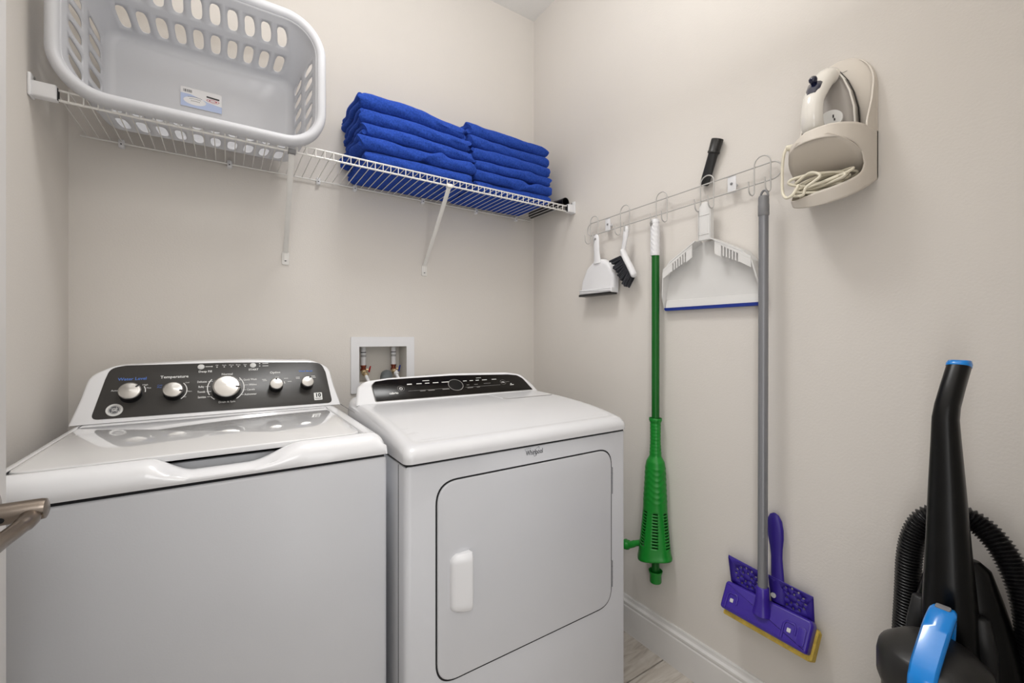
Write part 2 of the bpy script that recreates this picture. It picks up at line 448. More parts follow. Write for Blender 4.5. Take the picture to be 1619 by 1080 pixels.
# support braces
for xt, xb in ((-1.176, -1.163), (-0.630, -0.609)):
    z = shz(xt)
    m = MB()
    zb = 1.499 if xt < -1 else 1.499
    m.tube([(xt, SY + 0.008, z - 0.034), (lerp(xt, xb, .5), lerp(SY, -.004, .5), lerp(z - .034, zb, .5)), (xb, -0.0045, zb), (xb, -0.003, zb - 0.03)], 0.009, 10, flat=0.45, ref=(0, 1, 0.6))
    m.prism(rrect(-0.0125, 0.0125, -0.024, 0.024, 0.006), (xb, -0.0005, zb - 0.022), (1, 0, 0), (0, 0, 1), 0, 0.004, 0.0015, 2)
    br = m.build('support_brace', 'wire', ws)
    MB().lathe([(0.0036, 0), (0.0036, 0.0015), (0.002, 0.0022)], (xb, -0.0045, zb - 0.030), (0, -1, 0), 12).build('screw', 'grey_ink', br)
    m = MB(); m.box(xt - 0.011, xt + 0.011, SY - 0.006, SY + 0.014, z - 0.036, z - 0.022, 0.002, 2)
    m.build('rail_clip', 'grey_cap' if xt < -1 else 'wire', br)
for x in (-1.627, -1.34, -1.05, -0.912, -0.62, -0.35, -0.12):
    z = shz(x)
    m = MB().prism(rrect(-0.0075, 0.0075, -0.016, 0.01, 0.005), (x, -0.0005, z - 0.004), (1, 0, 0), (0, 0, 1), 0, 0.017, 0.003, 2)
    cl = m.build('wall_clip', 'plastic', ws)
    MB().lathe([(0.0022, 0), (0.0022, 0.001)], (x, -0.0176, z - 0.010), (0, -1, 0), 10).build('nail', 'grey_ink', cl)

# ------------------------------------------------------------------ laundry basket lying on its long side
bk = thing('laundry_basket', 'white plastic laundry basket lying on its side on the wire shelf', 'basket', (-1.40, -0.2, 1.802))
YR, YB = -0.335, -0.085
def bsec(t):
    hx = lerp(0.292, 0.250, t); hz = lerp(0.181, 0.146, t); r = interp(t, [0, 0.1, 0.3, 0.6, 1.0], [0.092, 0.074, 0.055, 0.040, 0.036])
    cz = 1.8055 + hz
    return hx, hz, r, cz
NL, NS, NC = 10, 5, 6     # hole cells along the long and short sides, plain cells round a corner
def bperim():
    """list of (side kind, fraction) breakpoints: cells around the rounded rectangle"""
    cells = []
    for side, n in ((0, NL), (1, NS), (2, NL), (3, NS)):
        for i in range(n): cells.append(('h', side, i / n, (i + 1) / n))
        for i in range(NC): cells.append(('c', side, i / NC, (i + 1) / NC))
    return cells
def bpos(kind, side, q, t):
    hx, hz, r, cz = bsec(t)
    y = lerp(YR, YB, t)
    lx, lz = hx - r, hz - r
    if kind == 'h':
        p = [(-lx + 2 * lx * q, -hz), (hx, -lz + 2 * lz * q), (lx - 2 * lx * q, hz), (-hx, lz - 2 * lz * q)][side]
    else:
        cx, czz, a0 = [(lx, -lz, -90), (lx, lz, 0), (-lx, lz, 90), (-lx, -lz, 180)][side]
        a = math.radians(a0 + 90 * q); p = (cx + r * math.cos(a), czz + r * math.sin(a))
    return V(-1.40 + p[0], y, cz + p[1] - 0.0)
levels = [(0.0, 0.10, False), (0.10, 0.47, True), (0.47, 0.53, False), (0.53, 0.90, True)]
m = MB()
for kind, side, q0, q1 in bperim():
    for t0, t1, hl in levels:
        P = lambda a, c: bpos(kind, side, lerp(q0, q1, a), lerp(t0, t1, c))
        if hl and kind == 'h':
            # ring of 16 boundary points -> 16 stadium points
            bd = [(i / 4, 0) for i in range(4)] + [(1, i / 4) for i in range(4)] + [(1 - i / 4, 1) for i in range(4)] + [(0, 1 - i / 4) for i in range(4)]
            hs = []
            for a, c in bd:
                dx, dy = (a - .5) * 2, (c - .5) * 2
                l = (abs(dx) ** 3.2 + abs(dy) ** 3.2) ** (1 / 3.2)
                hs.append((.5 + dx / l * 0.30, .5 + dy / l * 0.38))
            vs = [P(*p) for p in bd] + [P(*p) for p in hs]
            m.add(vs, [(i, (i + 1) % 16, 16 + (i + 1) % 16, 16 + i) for i in range(16)])
        else:
            n1 = 4; n2 = 4 if hl or True else 1
            m.grid(lambda i, j: P(i / n1, j / n2), n1, n2)
# fillet to bottom, then bottom panel
fil = 6
def bfil(kind, side, q, k):
    a = PI / 2 * k / fil
    p = bpos(kind, side, q, 0.90); hx, hz, r, cz = bsec(0.90)
    hx2, hz2, r2, cz2 = bsec(1.0)
    c = V(-1.40, p.y, cz)
    d = p - c; rad = 0.028
    y = p.y + rad * math.sin(a)
    L = math.hypot(d.x, d.z); f = (L - rad * (1 - math.cos(a))) / L
    return V(c.x + d.x * f, y, c.z + d.z * f)
outer = []
for kind, side, q0, q1 in bperim():
    m.grid(lambda i, j: bfil(kind, side, lerp(q0, q1, i / 4), j), 4, fil)
    for i in range(4): outer.append(bfil(kind, side, lerp(q0, q1, i / 4), fil))
cc = V(-1.40, outer[0].y, bsec(0.9)[3])
n = len(outer)
inner = [cc + (p - cc) * 0.9 + V(0, -0.004, 0) for p in outer]
m.add(outer + inner, [(i, (i + 1) % n, n + (i + 1) % n, n + i) for i in range(n)])
m.add(inner, [tuple(range(n))])
m.build('basket_body', 'basket', bk, merge=0.0002, solid=0.0028, angle=50, off=0)
# rim: rolled lip
rp = []
for kind, side, q0, q1 in bperim():
    for i in range(4): rp.append((kind, side, lerp(q0, q1, i / 4)))
prof = [(d * 1.32, dy * 1.45) for d, dy in [(0.000, 0.010), (0.0, -0.001), (0.0025, -0.0065), (0.0075, -0.0095), (0.0135, -0.0095), (0.0185, -0.0065), (0.0212, -0.0005), (0.0215, 0.006), (0.021, 0.016), (0.0190, 0.0165), (0.0175, 0.002), (0.012, -0.0035), (0.006, -0.002), (0.0035, 0.010)]]
rings = []
hx, hz, r, cz = bsec(0)
for kind, side, q in rp:
    p = bpos(kind, side, q, 0)
    if kind == 'h': nrm = [V(0, 0, -1), V(1, 0, 0), V(0, 0, 1), V(-1, 0, 0)][side]
    else:
        a = math.radians([-90, 0, 90, 180][side] + 90 * q); nrm = V(math.cos(a), 0, math.sin(a))
    # lip narrows where the hands grip the short sides
    rings.append([p + nrm * d + V(0, dy, 0) for d, dy in prof])
rings.append(rings[0])
MB().loft(rings, cap=False).build('rim', 'basket', bk, merge=0.0002, angle=60)
# sticker on the bottom panel
st_y = YB + 0.0 + 0.0
OS = V(-1.417, cc.y - 0.0092, 1.956); US = V(1, 0, 0); WS = V(0, 0, 1)
stk = MB(); stk.prism(rrect(-0.055, 0.055, -0.029, 0.033, 0.003, 3), OS, US, WS, -0.004, 0.0003)
so = stk.build('sticker', 'sticker', bk)
q = MB(); flat(q, [(-0.055, -0.029), (0.055, -0.029), (0.055, -0.008), (0.02, -0.003), (-0.03, 0.012), (-0.055, 0.012)], OS, US, WS, 0.0006); q.build('printed_band', 'sticker_blue', so)
q = MB(); flat(q, circ(-0.018, -0.008, 0.03, 24, 0.013), OS, US, WS, 0.0008); q.build('printed_oval', 'sticker', so)
q = MB()
for i in range(14):
    w_ = random.choice((0.0005, 0.0008, 0.0012)); x = -0.048 + i * 0.0017; flat(q, [(x, 0.017), (x + w_, 0.017), (x + w_, 0.026), (x, 0.026)], OS, US, WS, 0.0006)
for rr, zz in ((0, 0.001), (1, -0.005), (2, -0.012)):
    for i in range(11 - rr * 2):
        x = -0.036 + rr * 0.004 + i * 0.0035; zz2 = zz + 0.003 * math.sin((x + 0.04) * 70); flat(q, [(x, zz2), (x + 0.0016, zz2), (x + 0.0016, zz2 + 0.0022), (x, zz2 + 0.0022)], OS, US, WS, 0.001)
flat(q, [(0.013, 0.014), (0.048, 0.012), (0.048, 0.017), (0.013, 0.019)], OS, US, WS, 0.0006); q.build('printed_marks', 'ink_black', so)
q = MB(); ringpoly(q, 0.0305, 0.0055, 0.0175, 0.0018, OS, US, WS, 0.0008, ry=0.0062); ringpoly(q, 0.0305, 0.0055, 0.012, 0.004, OS, US, WS, 0.0008, ry=0.0035); q.build('printed_badge', 'sticker_red', so)

# ------------------------------------------------------------------ folded towels
def towel(label, x0, x1, z0, h, yf, yb, seed, group, droop=0.0, skew=0.0, fold=0.0):
    """a towel folded over itself: thick rounded fold at the front, stacked edges at the back and sides"""
    rnd = random.Random(seed)
    ph = [rnd.uniform(0, 6.28) for _ in range(8)]
    am = rnd.uniform(0.7, 1.3)
    us = [0, .004, .010, .018, .03] + [lerp(.05, .95, i / 36) for i in range(37)] + [.97, .982, .990, .996, 1.0]
    nu = len(us) - 1
    # closed section in (y, z): two nested fold layers, outer wrap
    hh = h * 0.5
    prof = []
    ns = 13
    for i in range(ns):              # front rounded fold
        a = PI / 2 + PI * i / (ns - 1)
        prof.append((yf + hh * 0.85 + hh * 0.85 * math.cos(a), hh + hh * math.sin(a), 1.0))
    for i in range(1, 9): prof.append((lerp(yf + hh, yb - hh * 0.3, i / 9), 0.0, 0.4))
    # rear: two layer edges with a notch between
    for zz, dy in ((0.02, 0), (0.22, 0.004), (0.42, 0.001), (0.5, -0.012), (0.58, 0.0), (0.8, 0.003), (0.98, -0.003)): prof.append((yb + dy, zz * h, 0.6))
    for i in range(8, 0, -1): prof.append((lerp(yf + hh, yb - hh * 0.3, i / 9), h, 1.0))
    rings = []
    for i in range(nu + 1):
        q = us[i]
        e = min(q, 1 - q) * (x1 - x0)          # distance from the side
        ed = 0.014
        k = 1.0 if e > ed else math.sqrt(max(0.0, 1 - (1 - e / ed) ** 2)) * 0.22 + 0.78
        x = lerp(x0, x1, q)
        ring = []
        for (yy, zz, wgt) in prof:
            zr = (zz - hh) * k + hh
            nz = 0.0022 * math.sin(x * 13 + ph[0]) + 0.0008 * math.sin(x * 37 + yy * 30 + ph[1])
            ny = 0.0040 * math.sin(x * 11 + ph[2]) + 0.0008 * math.sin(x * 34 + ph[3]) + 0.0012 * math.sin(zz * 160 + x * 60 + ph[6])
            wr = fold * 0.008 * math.exp(-((x - lerp(x0, x1, 0.62) - (zz - hh) * 1.6) / 0.022) ** 2) if yy < yf + 0.05 else 0
            xs = x + (0.006 * math.sin(zz * 90 + ph[4]) + 0.004 * math.sin(yy * 38 + ph[5]) + 0.005 * math.sin(yy * 95 + zz * 60 + ph[7])) * (1 if e < 0.03 else 0.3)
            zz3 = z0 + zr + nz * (wgt if zz > hh else 0.25) + shz(x) - shz(x0) - droop * sm((q - 0.3) / 0.7) * (0.5 + 0.5 * (zz > hh))
            ring.append(V(xs + skew * (yy - yf), yy + ny * (1 if yy < yf + 0.08 else 0.3) - wr * 0.6, zz3 + wr))
        rings.append(ring)
    m = MB(); m.loft(rings)
    # folded layers showing at the side ends
    for sx, xe in ((1, x0), (-1, x1)):
        for zz4, rr4 in ((0.27, 0.25), (0.74, 0.24)):
            pp = []
            for i in range(12):
                yy = lerp(yf + hh * 0.55, yb - 0.01, i / 11)
                pp.append(V(xe + sx * 0.004 + 0.0035 * math.sin(yy * 45 + ph[5] + zz4 * 9) + skew * (yy - yf), yy, z0 + zz4 * h + 0.0015 * math.sin(yy * 30 + ph[4]) + shz(xe) - shz(x0) - (droop * 0.75 if sx < 0 else 0)))
            m.tube(pp, [rr4 * h * (0.75 + 0.25 * sm(i / 2)) for i in range(12)], 10, flat=1.0)
    o = m.build('folded_towel', 'towel', None, angle=70)
    ctr = V((x0 + x1) / 2, (yf + yb) / 2, z0)
    for v in o.data.vertices: v.co -= ctr
    o.location = ctr
    tx = bpy.data.textures.new('terry', 'CLOUDS'); tx.noise_scale = 0.05; tx.noise_depth = 2
    dm = o.modifiers.new('ripple', 'DISPLACE'); dm.texture = tx; dm.strength = 0.004; dm.mid_level = 0.5; dm.texture_coords = 'GLOBAL'
    tag(o, label, 'towel', group)
    return o
G1 = 'folded blue towels stacked on the wire shelf'
names = ['bottom', 'second from the bottom', 'third from the bottom', 'fourth from the bottom', 'top']
zz = [1.797, 1.846, 1.893, 1.940, 1.992]; hh_ = [0.047, 0.046, 0.046, 0.051, 0.060]
for i in range(5):
    towel('folded blue towel, %s of the left stack beside the basket' % names[i], -0.952 + (0.018, -0.012, 0.006, 0.0, -0.004)[i], -0.512 - (0.0, 0.0, 0.008, 0.014, 0.034)[i],
          zz[i] + 0.0006, hh_[i] - 0.0008, -0.288 + (0.004, -0.004, 0.0, 0.0, 0.006)[i], -0.022, 20 + i, G1, droop=(0, 0.002, 0.005, 0.010, 0.020)[i], fold=(0, 1.3, 0, 0, 0)[i])
names = ['bottom', 'second from the bottom', 'third from the bottom', 'third from the top', 'second from the top', 'top']
zz = [1.793, 1.832, 1.874, 1.917, 1.966, 2.014]; hh_ = [0.037, 0.041, 0.042, 0.048, 0.047, 0.050]
for i in range(6):
    towel('folded blue towel, %s of the right stack near the corner' % names[i], -0.497 + (0.004, 0.0, -0.004, -0.008, -0.018, -0.022)[i], -0.112 + (0.0, 0.012, 0.006, 0.002, -0.006, -0.010)[i],
          zz[i] + 0.0006, hh_[i] - 0.0008, -0.276 + (0.006, -0.004, 0.0, 0.0, 0.006, 0.010)[i], -0.022, 40 + i, G1, fold=(0, -1.2, 0.4, 0, 0, 0)[i], droop=(0, 0, 0, 0, 0.004, 0.006)[i])
# black tube at the shelf's right end
t = thing('vacuum_wand', 'short black plastic tube lying on the right end of the wire shelf', 'tube', (-0.032, -0.16, shz(-0.03)))
r_ = 0.0205; zc = shz(-0.035) + r_ + 0.001
m = MB().lathe([(0.017, 0), (0.019, 0.004), (0.0195, 0.19), (r_, 0.2), (r_, 0.268), (0.0185, 0.268), (0.0175, 0.03), (0.0, 0.03)], (-0.036, -0.025, zc), (0.02, -1, 0), 32, cap=False)
m.build('tube_wall', 'black', t)
MB().lathe([(r_ + 0.0008, 0.198), (r_ + 0.0012, 0.2), (r_ + 0.0012, 0.206), (r_ + 0.0008, 0.208)], (-0.036, -0.025, zc), (0.02, -1, 0), 32, cap=False).build('collar', 'blackmatte', t)

# ------------------------------------------------------------------ outlet box in the back wall
ob = thing('washer_outlet_box', 'white recessed water outlet box in the wall behind the dryer', 'outlet box', (-0.7925, 0, 0.985))
fo = rrect(-0.926, -0.657, 0.948, 1.181, 0.004, 3); fi = rrect(hx0 + 0.004, hx1 - 0.004, hz0 + 0.004, hz1 - 0.004, 0.003, 3)
m = MB()
m.holed(fo, [fi], lambda a, c: (a, -0.006, c)); m.holed(fo, [fi], lambda a, c: (a, -0.0005, c))
m.add([(p[0], y, p[1]) for y in (-0.006, -0.0005) for p in fo], [(i, (i + 1) % len(fo), len(fo) + (i + 1) % len(fo), len(fo) + i) for i in range(len(fo))])
m.build('frame', 'plastic', ob, merge=0.0001)
m = MB()
for y in (0,): 
    a = [(hx0 + 0.004, hz0 + 0.004), (hx1 - 0.004, hz0 + 0.004), (hx1 - 0.004, hz1 - 0.004), (hx0 + 0.004, hz1 - 0.004)]
    c_ = [(hx0 + 0.008, hz0 + 0.006), (hx1 - 0.008, hz0 + 0.006), (hx1 - 0.008, hz1 - 0.006), (hx0 + 0.008, hz1 - 0.006)]
m.add([(p[0], -0.004, p[1]) for p in a] + [(p[0], 0.085, p[1]) for p in c_], [(0, 1, 5, 4), (1, 2, 6, 5), (2, 3, 7, 6), (3, 0, 4, 7), (4, 5, 6, 7)])
m.build('box', 'boxin', ob, recalc=False)
for vx, lvm, sgn in ((-0.862, 'red', 1), (-0.732, 'bluel', 1)):
    vy = 0.05
    vv = MB().tube([(vx, vy, 1.137), (vx, vy, 1.060)], 0.0105, 16).build('supply_pipe', 'plastic', ob)
    for zz_ in (1.113, 1.101, 1.096): MB().lathe([(0.0108, 0), (0.0108, 0.0035 if zz_ > 1.11 else 0.0022)], (vx, vy, zz_), n=20, cap=False).build('printed_line', 'ink_black', vv)
    m = MB().lathe([(0.009, 0), (0.0125, 0.002), (0.0125, 0.010), (0.010, 0.012), (0.010, 0.018), (0.012, 0.020), (0.012, 0.026)], (vx, vy, 1.034), n=12)
    vb = m.build('valve_body', 'copper', ob)
    m = MB().lathe([(0.011, 0), (0.012, 0.004), (0.012, 0.018), (0.0095, 0.02), (0.0095, 0.03)], (vx, vy, 1.034), (0, -1, -0.35), 20)
    m.lathe([(0.006, 0), (0.006, 0.02)], (vx, vy, 1.040), (1, -0.2, 0), 12); m.build('spout', 'brass', vb)
    m = MB().tube([(vx + 0.022, vy - 0.005, 1.030), (vx + 0.025, vy - 0.006, 1.045), (vx + 0.028, vy - 0.007, 1.056)], [0.0052, 0.0055, 0.0042], 10, flat=0.6)
    m.build('valve_lever', lvm, ob)
for k, (vx, lab) in enumerate(((-0.860, 'white water hose under the red valve lever'), (-0.730, 'white water hose under the blue valve lever'))):
    y0 = 0.02
    pts = spline([(vx, 0.028, 1.026), (vx + 0.002, 0.010, 1.010), (vx + 0.003, -0.025, 0.985), (vx + 0.003, -0.045, 0.93), (vx, -0.05, 0.7), (vx, -0.05, 0.3), (vx, -0.05, 0.007)], 8)
    m = MB().tube(pts, 0.0068, 10); 
    h = m.build('water_hose', 'plastic', None); ctr = Vector(pts[-1])
    for v in h.data.vertices: v.co -= ctr
    h.location = ctr; tag(h, lab, 'hose', 'water hoses')
    MB().lathe([(0.0105, 0), (0.0105, 0.014), (0.008, 0.017)], pts[0] - V(0, -0.002, -0.002), (0.1, -0.8, -0.6), 10).build('hose_nut', 'brass' if k == 0 else 'plastic', h)
pts = spline([(-0.767, 0.05, 0.975), (-0.767, 0.045, 1.000), (-0.772, 0.02, 1.0145), (-0.785, -0.02, 1.004), (-0.797, -0.05, 0.95), (-0.797, -0.062, 0.7), (-0.797, -0.062, 0.35), (-0.797, -0.062, 0.02)], 8)
dh = MB().tube(pts, 0.0245, 18).build('drain_hose', 'hose_grey', None); ctr = Vector(pts[-1])
for v in dh.data.vertices: v.co -= ctr
dh.location = ctr; tag(dh, 'grey drain hose bending into the white wall outlet box', 'hose')

# ------------------------------------------------------------------ washing machine
WX0, WX1 = -1.700, -1.024
wm = thing('washing_machine', 'white top-loading washer with charcoal panel and five round knobs', 'washing machine', (-1.362, -0.43, 0))
MB().box(WX0, WX1, -0.797, -0.075, 0.025, 0.891, 0.008, 3).build('cabinet', 'cabinet', wm)
MB().box(WX0 + 0.006, WX1 - 0.006, -0.791, -0.08, 0.885, 0.901).build('seam', 'gap', wm)
for fx in (WX0 + 0.06, WX1 - 0.06):
    for fy in (-0.74, -0.13): MB().lathe([(0.022, 0), (0.024, 0.004), (0.018, 0.01), (0.012, 0.03)], (fx, fy, 0), n=16).build('foot', 'blackmatte', wm)
LX0, LX1, LY0, LY1, LZT = -1.668, -1.073, -0.748, -0.300, 0.9465
# deck: front fascia with a scooped hand hold, side rails, rear strip
def scoop(x): return sm((x + 1.478) / 0.075) * sm((-1.205 - x) / 0.105)
dprof = [(-0.797, 0.8975, 0), (-0.7985, 0.905, 0.1), (-0.797, 0.915, 0.35), (-0.7925, 0.926, 0.75), (-0.7855, 0.935, 0.97), (-0.777, 0.9415, 1), (-0.766, 0.9455, 1), (-0.757, 0.946, 1), (-0.7525, 0.944, 1), (-0.7505, 0.938, 1), (-0.7505, 0.90, 0)]
def dz_side(x):
    e = min(x - WX0, WX1 - x); k = 0.034
    return 0 if e > k else -0.032 * (1 - math.sqrt(max(0, 1 - (1 - e / k) ** 2)))
m = MB()
xs = [WX0 + 0.034 * (1 - math.cos(PI / 2 * i / 8)) for i in range(9)]
xs = xs + [lerp(WX0 + 0.034, WX1 - 0.034, i / 90) for i in range(1, 90)] + [WX0 + WX1 - x for x in reversed(xs)]
def dpt(i, j):
    x = xs[i]; y, z, w = dprof[j]
    s = scoop(x)
    zz = z - 0.034 * s * (1 if w >= 0.97 else w * 0.7)
    yy = y + (0.004 * s if w > 0.9 else 0)
    if j == 8: yy += 0.010 * s
    if j in (9, 10): yy += 0.012 * s
    if j > 3: zz += dz_side(x)
    elif j > 0: zz += dz_side(x) * 0.35
    return (x, yy, max(zz, 0.897 + 0.0005 * j) if j < 10 else zz)
m.grid(dpt, len(xs) - 1, len(dprof) - 1)
# side rails
for sx, ex, lx in ((1, WX0, LX0), (-1, WX1, LX1)):
    def rail(i, j):
        y = lerp(-0.757, -0.08, i / 20)
        if j <= 8:
            a = PI / 2 * j / 8; e = 0.034 * (1 - math.cos(a)); x = ex + sx * e; z = 0.9462 + dz_side(x) if j else 0.9142
        else: x, z = lx - sx * (0.004 if j == 9 else 0.0015), (0.9462, 0.942, 0.90)[j - 9] if j < 12 else 0.9
        return (x, y, z)
    m.grid(rail, 20, 11)
    m.add([(ex, -0.797, 0.8975), (ex, -0.08, 0.8975), (ex, -0.08, 0.9145), (ex, -0.757, 0.9145), (ex, -0.7855, 0.9145)], [(0, 1, 2, 3, 4)])
m.add([(LX0 - 0.0015, LY1 + 0.003, 0.9462), (LX1 + 0.0015, LY1 + 0.003, 0.9462), (LX1 + 0.0015, -0.08, 0.9462), (LX0 - 0.0015, -0.08, 0.9462), (LX0 - 0.0015, LY1 + 0.003, 0.90), (LX1 + 0.0015, LY1 + 0.003, 0.90)], [(0, 1, 2, 3), (0, 4, 5, 1)])
m.build('top_deck', 'enamel', wm, merge=0.0004, angle=45)
MB().box(LX0, LX1, LY0 + 0.006, LY1, 0.893, 0.9005).build('recess_floor', 'gap', wm)
# grey inner lip of the hand pocket
m = MB(); m.loft([[V(x, -0.7365, 0.9000), V(x, -0.733, 0.9240), V(x, -0.722, 0.9240), V(x, -0.722, 0.9)] for x in (-1.475, -1.2)]); m.build('pocket_lip', 'pocket', wm)
# lid
m = MB(); m.prism(rpoly([(LX0, LY0), (LX1, LY0), (LX1, LY1), (LX0, LY1)], [0.035, 0.03, 0.02, 0.02], 6), (0, 0, 0), (1, 0, 0), (0, 1, 0), 0.9335, LZT, 0.004, 3, 0.001)
ld = m.build('lid', 'enamel_gloss', wm, angle=25)
for hx in (LX0 + 0.03, LX1 - 0.03): MB().box(hx - 0.008, hx + 0.008, LY1 - 0.002, LY1 + 0.0035, 0.9345, 0.9455, 0.001, 1).build('hinge_slot', 'gap', ld)
# console
CO = V(-1.368, -0.258, 0.9464); CU = V(1, 0, 0); CW = V(0, 0.09, 0.15).normalized(); CN = CU.cross(CW)
cx_ = 0.0125
ol = rpoly([(cx_ - 0.340, 0.0), (cx_ + 0.338, 0.0), (cx_ + 0.322, 0.075), (cx_ + 0.313, 0.145), (cx_ + 0.262, 0.176), (cx_ + 0.07, 0.185), (cx_ - 0.07, 0.185), (cx_ - 0.262, 0.176), (cx_ - 0.313, 0.145), (cx_ - 0.324, 0.075)],
           [0.0, 0.0, 0.05, 0.05, 0.06, 0.3, 0.3, 0.06, 0.05, 0.05], 6)
m = MB()
rings = []
N0 = CN
back_y = -0.085
for kk, (ins, dpt_) in enumerate([(0, 1.0), (0.0, 0.25), (0.0, 0.04), (0.002, 0.0), (0.006, -0.0025)]):
    ring = []
    for (u, w) in ol:
        f = 1 - ins / 0.3
        p = CO + CU * (cx_ + (u - cx_) * f) + CW * (0.0 + (w) * f)
        if dpt_ > 0: p = V(p.x, lerp(p.y, back_y, dpt_), p.z)
        else: p = p + CN * (-dpt_)
        ring.append(p)
    rings.append(ring)
m.loft(rings)
m.build('console', 'enamel', wm, angle=40)
pl = rpoly([(-0.285, 0.012), (0.323, 0.008), (0.312, 0.125), (0.300, 0.163), (0.25, 0.168), (0.02, 0.1745), (-0.225, 0.174), (-0.258, 0.166), (-0.266, 0.13)], [0.014, 0.014, 0.05, 0.03, 0.06, 0.3, 0.06, 0.03, 0.05], 5)
PO = CO + CN * 0.0025
m = MB().prism(pl, PO, CU, CW, -0.001, 0.0016, 0.0006, 2)
cp = m.build('control_panel', 'panel', wm, angle=30)
TO = PO + CN * 0.0016
# printing
q = MB()
def T(mb, s, size, u, w, **k): glyphs(mb, s, size, u, w, TO, CU, CW, **k)
T(q, 'Temperature', 0.0125, -0.111, 0.1305, bold=0.0002); T(q, 'Deep Fill', 0.0095, -0.036, 0.1445, bold=0.0002); T(q, 'START', 0.0095, 0.093, 0.1455, bold=0.0002)
T(q, 'Normal', 0.0095, 0.021, 0.1325, bold=0.0002)
for s, u, w in (('Delicates', -0.029, 0.1095), ('Bulky', -0.036, 0.0925), ('Towels', -0.033, 0.0755), ('Sanitize', -0.031, 0.058)):
    T(q, s, 0.0092, u - 0.002, w, align='RIGHT', bold=0.00012, squash=0.72); flat(q, [(u + 0.001, w - 0.0006), (u + 0.013, w - 0.0006), (u + 0.013, w + 0.0006), (u + 0.001, w + 0.0006)], TO, CU, CW)
for s, u, w in (('Quick Wash', 0.064, 0.1100), ('Whites', 0.079, 0.0915), ('Casuals', 0.073, 0.0745), ('Activewear', 0.066, 0.0585)):
    T(q, s, 0.0092, u, w, align='LEFT', bold=0.00012, squash=0.8); flat(q, [(u - 0.012, w - 0.0006), (u - 0.002, w - 0.0006), (u - 0.002, w + 0.0006), (u - 0.012, w + 0.0006)], TO, CU, CW)
T(q, 'Drain & Spin', 0.0085, 0.0205, 0.0375, bold=0.00015); T(q, 'Option', 0.0105, 0.155, 0.1315, bold=0.0002)
T(q, 'Auto', 0.0072, -0.243, 0.0945); T(q, 'High', 0.0068, -0.1775, 0.1085); T(q, 'Max', 0.0062, -0.1690, 0.0980)
T(q, 'Cool', 0.0058, -0.0800, 0.1095, squash=0.85); T(q, 'Warm', 0.0058, -0.0735, 0.0800, squash=0.7); T(q, 'Hot', 0.0058, -0.0850, 0.0630, squash=0.85)
for i, s in enumerate(('Fill', 'Soak', 'Wash', 'Rinse', 'Spin')): T(q, s, 0.0058, -0.006 + 0.019 * i, 0.1648)
for a0, a1, r in ((35, 80, 0.030),): ringpoly(q, -0.208, 0.089, 0.033, 0.0022, TO, CU, CW, a0=-6, a1=28)
ringpoly(q, -0.115, 0.085, 0.036, 0.0022, TO, CU, CW, a0=-52, a1=42)
ringpoly(q, 0.018, 0.086, 0.049, 0.0026, TO, CU, CW, a0=-55, a1=42); ringpoly(q, 0.018, 0.086, 0.049, 0.0026, TO, CU, CW, a0=140, a1=208); ringpoly(q, 0.018, 0.086, 0.049, 0.0026, TO, CU, CW, a0=216, a1=232)
ringpoly(q, 0.155, 0.087, 0.0275, 0.002, TO, CU, CW, a0=5, a1=22)
for u, w in ((0.122, 0.1075), (0.124, 0.103), (0.186, 0.108), (0.196, 0.096), (0.160, 0.1135), (0.222, 0.110), (0.222, 0.1055), (0.270, 0.112), (0.272, 0.107)):
    flat(q, [(u - 0.006, w - 0.0008), (u + 0.006, w - 0.0008), (u + 0.006, w + 0.0008), (u - 0.006, w + 0.0008)], TO, CU, CW)
for w in (0.167, 0.158): flat(q, [(0.119, w - 0.0009), (0.136, w - 0.0009), (0.136, w + 0.0009), (0.119, w + 0.0009)], TO, CU, CW)
flat(q, [(-0.036, 0.1605), (-0.02, 0.1605), (-0.02, 0.1625), (-0.036, 0.1625)], TO, CU, CW); flat(q, circ(-0.019, 0.1615, 0.002, 10), TO, CU, CW)
q.build('white_lettering', 'white_ink', cp)['kind'] = 'stuff'
q = MB(); T(q, 'Water Level', 0.0125, -0.207, 0.1290, bold=0.0002); T(q, 'Wash Boost', 0.0085, 0.248, 0.1325, bold=0.0002); T(q, 'Cold', 0.0055, -0.1445, 0.1045); T(q, 'Plus', 0.0066, -0.1450, 0.0980)
q.build('blue_lettering', 'blue_ink', cp)['kind'] = 'stuff'
q = MB()
for i in range(5): flat(q, circ(-0.006 + 0.019 * i, 0.1588, 0.0019, 12), TO, CU, CW)
for w in (0.167, 0.158): flat(q, circ(0.111, w, 0.0019, 12), TO, CU, CW)
q.build('indicator_lights', 'silver', cp)['kind'] = 'stuff'
for u in (-0.047, 0.092):
    MB().lathe([(0.0088, 0), (0.0088, 0.0014), (0.0078, 0.0022), (0.0, 0.0024)], TO + CU * u + CW * 0.161, CN, 28, ref=CW).build('push_button', 'silver', cp)
# round badge with monogram
BO = TO + CU * -0.2385 + CW * 0.0355
bd = MB().lathe([(0.0182, 0), (0.0182, 0.001), (0.0172, 0.0018), (0.0155, 0.0018)], BO, CN, 40, ref=CW).build('round_badge', 'silver', cp)
q = MB(); flat(q, circ(0, 0, 0.0128, 40), BO, CU, CW, 0.0019); q.build('badge_disc', 'grey_ink', bd)
q = MB(); ringpoly(q, 0, 0, 0.0118, 0.0011, BO, CU, CW, 0.0022)
for a in (45, 135, 225, 315):
    ringpoly(q, 0.0098 * math.cos(math.radians(a)), 0.0098 * math.sin(math.radians(a)), 0.0034, 0.0009, BO, CU, CW, 0.0023, a0=a - 20, a1=a + 190, n=14)
glyphs(q, 'GE', 0.0125, 0, 0, BO, CU, CW, lift=0.0024, shear=0.25, squash=0.78, bold=0.0003); q.build('monogram', 'silver', bd)
